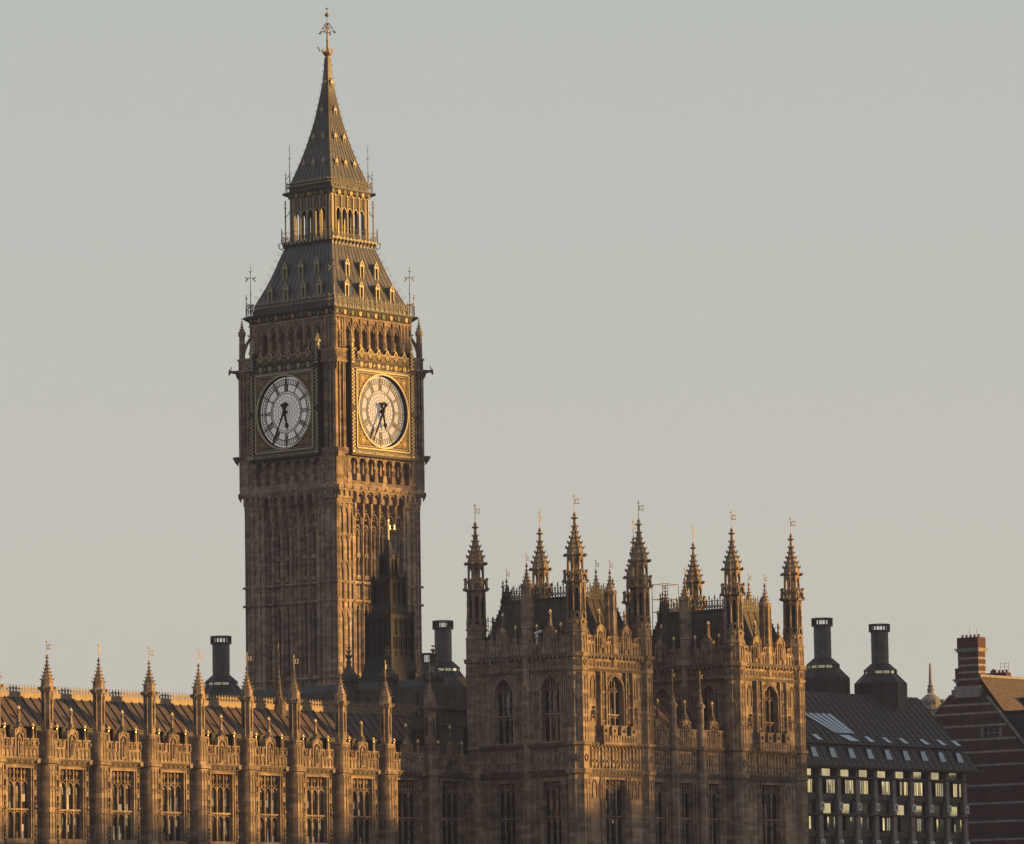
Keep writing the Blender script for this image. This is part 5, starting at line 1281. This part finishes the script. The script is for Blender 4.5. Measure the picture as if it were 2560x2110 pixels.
ob=thing('courtyard_offices','bronze-roofed office block mostly hidden behind the clock tower, only its chimneys and roof edge showing','office building',-45,56)
m=MB(); m.box(-22,16,-20,14,0,30.5); m.tbox(-3,-3,30.5,34.2,19,17,14,12); m.obj('roof',BRONZE,ob)
put_chimney(ob,(-13.8,-10.5,0),34.0,37.5,41.1,41.95)
put_chimney(ob,(5.28,5.63,0),35.0,38.7,42.4,43.3)
m,c,q=chimney(33,36.7,38.6,39.75); o=m.obj('roof_chimney',[BRONZE,PANE],ob,(3.4,4.0,0)); c.obj('flue',BRONZE2,o); q.obj('cowl',DARKFR,o)
o.scale=(.72,.72,1); o.location=(3.0,5.4,0)

# ================================================================== RED BRICK BUILDING
rb=thing('red_brick_building','red brick building banded with white stone, tall striped chimney on its gable, far right','building',-10,122)
m=MB(lambda u,d,z:(u,-d,z))   # south gable frame: u east, d towards south
gab=[(-2.8,35.6),(-5.3,33.5),(-6.6,31.0),(-9,26),(-9,0),(14,0),(14,22.0),(9.5,26.7),(7.4,29.04),(4.4,32.73),(2.3,35.27)]
m.prism(gab,-.4,0); 
bo=m.obj('gable_wall',BRICK,rb)
s=MB(lambda u,d,z:(u,-d,z)); 
for z in (34.45,33.4,31.92,30.3,28.8,27.25,24.87,22.75,20.6,18.5):
    # clip the band to the gable outline
    def ext(z):
        L=[(-2.8,35.6),(-5.3,33.5),(-6.6,31.0),(-9,26),(-9,0)]; Rr=[(2.3,35.27),(4.4,32.73),(7.4,29.04),(9.5,26.7),(14,22.0),(14,0)]
        def f(P_):
            for (a,za),(b_,zb) in zip(P_,P_[1:]):
                if zb<=z<=za: return a+(b_-a)*(za-z)/(za-zb) if za!=zb else a
            return P_[0][0]
        return f(L),f(Rr)
    a,b_=ext(z); s.box(a+.05,b_-.05,0,.03,z-.13,z+.13)
for x0,x1,z0,z1 in ((1.65,4.1,30.24,31.7),(-6.2,-4.6,30.2,31.6)):
    s.box(x0-.15,x0,0,.06,z0,z1); s.box(x1,x1+.15,0,.06,z0,z1)
    for q in (.5,1.0): s.box(x0-.3,x0,0,.05,z0+q-.1,z0+q+.15); s.box(x1,x1+.3,0,.05,z0+q-.1,z0+q+.15)
s.prism([(2.3,35.27),(2.45,35.4),(14.2,22.1),(14,21.9)],-.3,.08); s.prism([(-2.8,35.6),(-2.9,35.75),(-5.5,33.7),(-5.3,33.5)],-.3,.08)
s.obj('stone_bands',PORTL,bo)
w=MB(lambda u,d,z:(u,-d,z)); 
for x0,x1 in ((1.65,4.1),(-6.2,-4.6)):
    w.box(x0,x1,-.3,.02,30.3,31.6)
wo=w.obj('window',VOID,bo); w=MB(lambda u,d,z:(u,-d,z))
for i in range(4): w.box(1.75+i*.76-.05,1.75+i*.76+.05,.02,.06,30.3,31.6)
w.box(1.65,4.1,.02,.06,30.95,31.02); w.obj('window_bars',PORTL,wo)
m=MB(); m.quad((2.3,.0,35.3),(2.3,30,35.3),(-.5,30,38.0),(-.5,0,38.0)); 
# east-facing roof plane with ridge
m.add([(1.2,.2,37.75),(1.2,32,37.75),(4.55,32,33.55),(4.55,.2,33.55),(-9.4,32,25.6),(-9.4,.2,25.6)],[(0,1,2,3),(0,1,4,5)])
ro_=m.obj('roof',SLATE,rb)
m=MB(); m.quad((3.9,.6,33.5),(40,.6+6,33.5),(40,-.3,20.0),(13.9,-.3,20.0)); m.box(4.2,40,.55,6.6,33.3,33.5)
m.obj('lower_roof',DARKLEAD,rb)
m=MB(); m.box(.95,1.45,.2,32,37.65,37.95); m.obj('ridge_tiles',PORTL,ro_)
# dormer on the roof
m=MB(); m.box(3.0,4.6,5.6,7.6,33.4,35.2); m.box(2.8,4.8,5.4,7.8,35.2,35.3); m.obj('roof_dormer',DARKLEAD,ro_)
# chimneys
def stackch(x0,x1,y0,y1,z0,z1,pots=True):
    b_=MB(); s_=MB()
    b_.box(x0,x1,y0,y1,z0,z1); s_.box(x0-.3,x1+.3,y0-.3,y1+.3,z1-1.45,z1-1.3); s_.box(x0-.15,x1+.15,y0-.15,y1+.15,z1-1.7,z1-1.45)
    b_.box(x0-.05,x1+.05,y0-.05,y1+.05,z1-1.3,z1)
    z=z1-2.6
    while z>z0+.6: s_.box(x0-.025,x1+.025,y0-.025,y1+.025,z,z+.24); z-=.82
    for zq in range(int((z1-2.2-z0)/.41)):
        zz=z0+.3+zq*.41
        s_.box(x1-.45,x1+.026,y0-.026,y0+.4,zz,zz+.2) if zq%2 else None
    if pots:
        for q in range(5): b_.stack(x0+.4+q*(x1-x0-.6)/4,y0+.5,[(z1,.14),(z1+.35,.11)],8)
    s_.box(x0-.4,x1+.4,y0-.4,y1+.3,z0-1.3,z0+.05)
    o=b_.obj('chimney',BRICK,rb); s_.obj('stone_dressings',PORTL,o); return o
ch=stackch(-1.7,1.2,.1,1.6,36.6,42.4)
a=MB(); a.tube((-.2,.5,42.4),(-.2,.5,43.6),.02,4); a.tube((.6,.8,42.4),(.6,.8,43.6),.02,4); a.obj('aerials',IRON,ch)
stackch(-2.85,-1.9,1.2,2.6,36.3,38.9,False)
stackch(-6.0,-3.2,12.2,13.2,33.5,38.9,True).location=(0,0,0)
a=MB(); 
for x in (-.6,0,.6): a.tube((x,0,38.9),(x,0,40.2),.025,4)
for z in (39.2,39.6,40.0): a.tube((-.6,0,z),(.6,0,z),.02,4)
a.ball(-1.6,0,39.2,.25,8); a.obj('roof_antennas',IRON,rb,(-3.9,13,0))
# domed turret with obelisk behind
dt=thing('domed_turret','small pale dome topped by a slender stone obelisk, behind the office roof','turret',-38.5,154.35)
m=MB(); m.stack(0,0,[(0,1.5),(36,1.5),(36.2,1.8),(36.5,1.62),(36.9,1.55),(37.4,1.35),(37.8,1.0),(38.05,.7),(38.2,.45)],16); 
for i in range(8):
    t=i*pi/4+.3; m.tube((1.5*cos(t),1.5*sin(t),37.2),(1.75*cos(t),1.75*sin(t),37.2),.35,10)
m.obj('dome',PORTL,dt)
m=MB(); m.stack(0,0,[(38.3,.42),(38.7,.42),(38.75,.5),(38.85,.42),(39.1,.28),(39.15,.42),(39.25,.42),(39.4,.25),(42.0,.12),(42.2,.05)],10); m.obj('obelisk',PORTL,dt)

# ================================================================== small things
cc=thing('security_camera','white security camera on a bracket behind the nearer square tower\'s parapet','security camera',77.6,-62.1,29.35)
m=MB(); m.tube((-.05,0,.25),(.42,.05,.38),.10,8); m.tube((.35,.05,.36),(.52,.07,.42),.13,8); m.obj('camera_housing',WHITEP,cc)
m=MB(); m.tube((.15,0,-.6),(.15,0,.28),.045,6); m.ball(.2,-.05,.0,.14,8); m.obj('bracket',WHITEP,cc)
sc_=thing('steel_scaffold_cage','thin tubular scaffold cage round a small spirelet on the farther tower\'s roof','scaffold',74.4,-42.0,30)
m=MB()
for x in (-.8,.8):
    for y in (-.7,.7): m.tube((x,y,0),(x,y,4.6),.03,4)
for z in (2.4,3.4,4.6):
    for a,b_ in (((-.8,-.7),(.8,-.7)),((.8,-.7),(.8,.7)),((.8,.7),(-.8,.7)),((-.8,.7),(-.8,-.7))): m.tube((*a,z),(*b_,z),.03,4)
m.obj('scaffold_tubes',IRON,sc_)
m=MB(); m.stack(0,0,[(0,.3),(3.0,.22)],6); m.pinnacle(0,0,2.9,4.6,.22,5,.1); m.obj('wrapped_spirelet',STONE2,sc_)

# ================================================================== unseen far-bank rows, added to shade the walls at sunrise
sd=(cos(R(SUN_A)),sin(R(SUN_A)))
def far_row(name,label,cat,dist,s0,s1,hfun,step,m_,kind=None,depth=14,base=(71,0)):
    mb=MB(); s=s0
    px,py=-sd[1],sd[0]
    while s<s1:
        w=min(step*(.8+.5*random.random()),s1-s); h=hfun(s+.01)
        def Q(a,b): return (sd[0]*b+px*a, sd[1]*b+py*a)
        p=[Q(s,dist),Q(s+w,dist),Q(s+w,dist+depth),Q(s,dist+depth)]
        mb.add([(x,y,0) for x,y in p]+[(x,y,h) for x,y in p],[(0,1,2,3),(4,5,6,7),(0,1,5,4),(1,2,6,5),(2,3,7,6),(3,0,4,7)])
        s+=w
    o=mb.obj(name,m_); o.location=world(0,0); o.rotation_euler=(0,0,-AZ)
    if kind: o['kind']=kind
    else: o['label']=label; o['category']=cat
    return o
TE_=math.tan(R(SUN_EL))
def fdot(s): n=(s+71*sd[1])/sd[0]; return 71*sd[0]+n*sd[1]
def bank(s):
    ze=(14.6 if s<-105 else 15.6)+1.0*sin(s*.35)+.7*sin(s*.9+1)
    if s>-99: ze+=1.5
    if s>5: return 28+1.5*sin(s*.5)+1.5*sin(s*1.7)
    if s>-75: return 27+2.5*sin(s*.7)+2*sin(s*1.9)
    return ze+TE_*(330-fdot(s))
far_row('unseen_shade_trees','','',330,-150,160,bank,2.2,LEAF,'stuff')  # unseen row, its top shaped to set the shade edge on the walls
def blk(s): return (66 if s>-1.4 else 48)+TE_*424
far_row('unseen_shade_block','','',430,-3.9,-1.4,blk,3.1,WHITEST,'stuff',30)  # unseen blocks added to dim the north side of the clock tower's east face
far_row('unseen_shade_block','','',430,-1.4,88,blk,40,WHITEST,'stuff',30)
far_row('unseen_shade_block','','',338,-53.9,-36,lambda s:39.3+TE_*330,20,WHITEST,'stuff',30)  # unseen block added to darken the ventilation tower's east face
def blk2(s): return (22.8 if s>-87.5 else 60)+TE_*1025
far_row('unseen_shade_block','','',1060,-94.2,-87.5,blk2,20,WHITEST,'stuff',30)  # unseen blocks added to dim the east walls of the pavilion towers
far_row('unseen_shade_block','','',1060,-87.4,-51,blk2,30,WHITEST,'stuff',30)

# ================================================================== thin scattering volume added to lift the darkest tones
hz=MB(); hz.box(-1410,1610,-1510,1510,-1.2,160); ho=hz.obj('tone_lift_volume',bpy.data.materials.new('tone_lift_scatter')); ho.location=world(0,0); ho.rotation_euler=(0,0,-AZ); ho['kind']='stuff'
hm=ho.data.materials[0]; hm.use_nodes=True; hn=hm.node_tree; hn.nodes.remove(hn.nodes['Principled BSDF'])
pv=hn.nodes.new('ShaderNodeVolumePrincipled'); pv.inputs['Color'].default_value=(.42,.52,1,1); pv.inputs['Density'].default_value=.0001; pv.inputs['Anisotropy'].default_value=0
hn.links.new(pv.outputs[0],hn.nodes['Material Output'].inputs['Volume'])
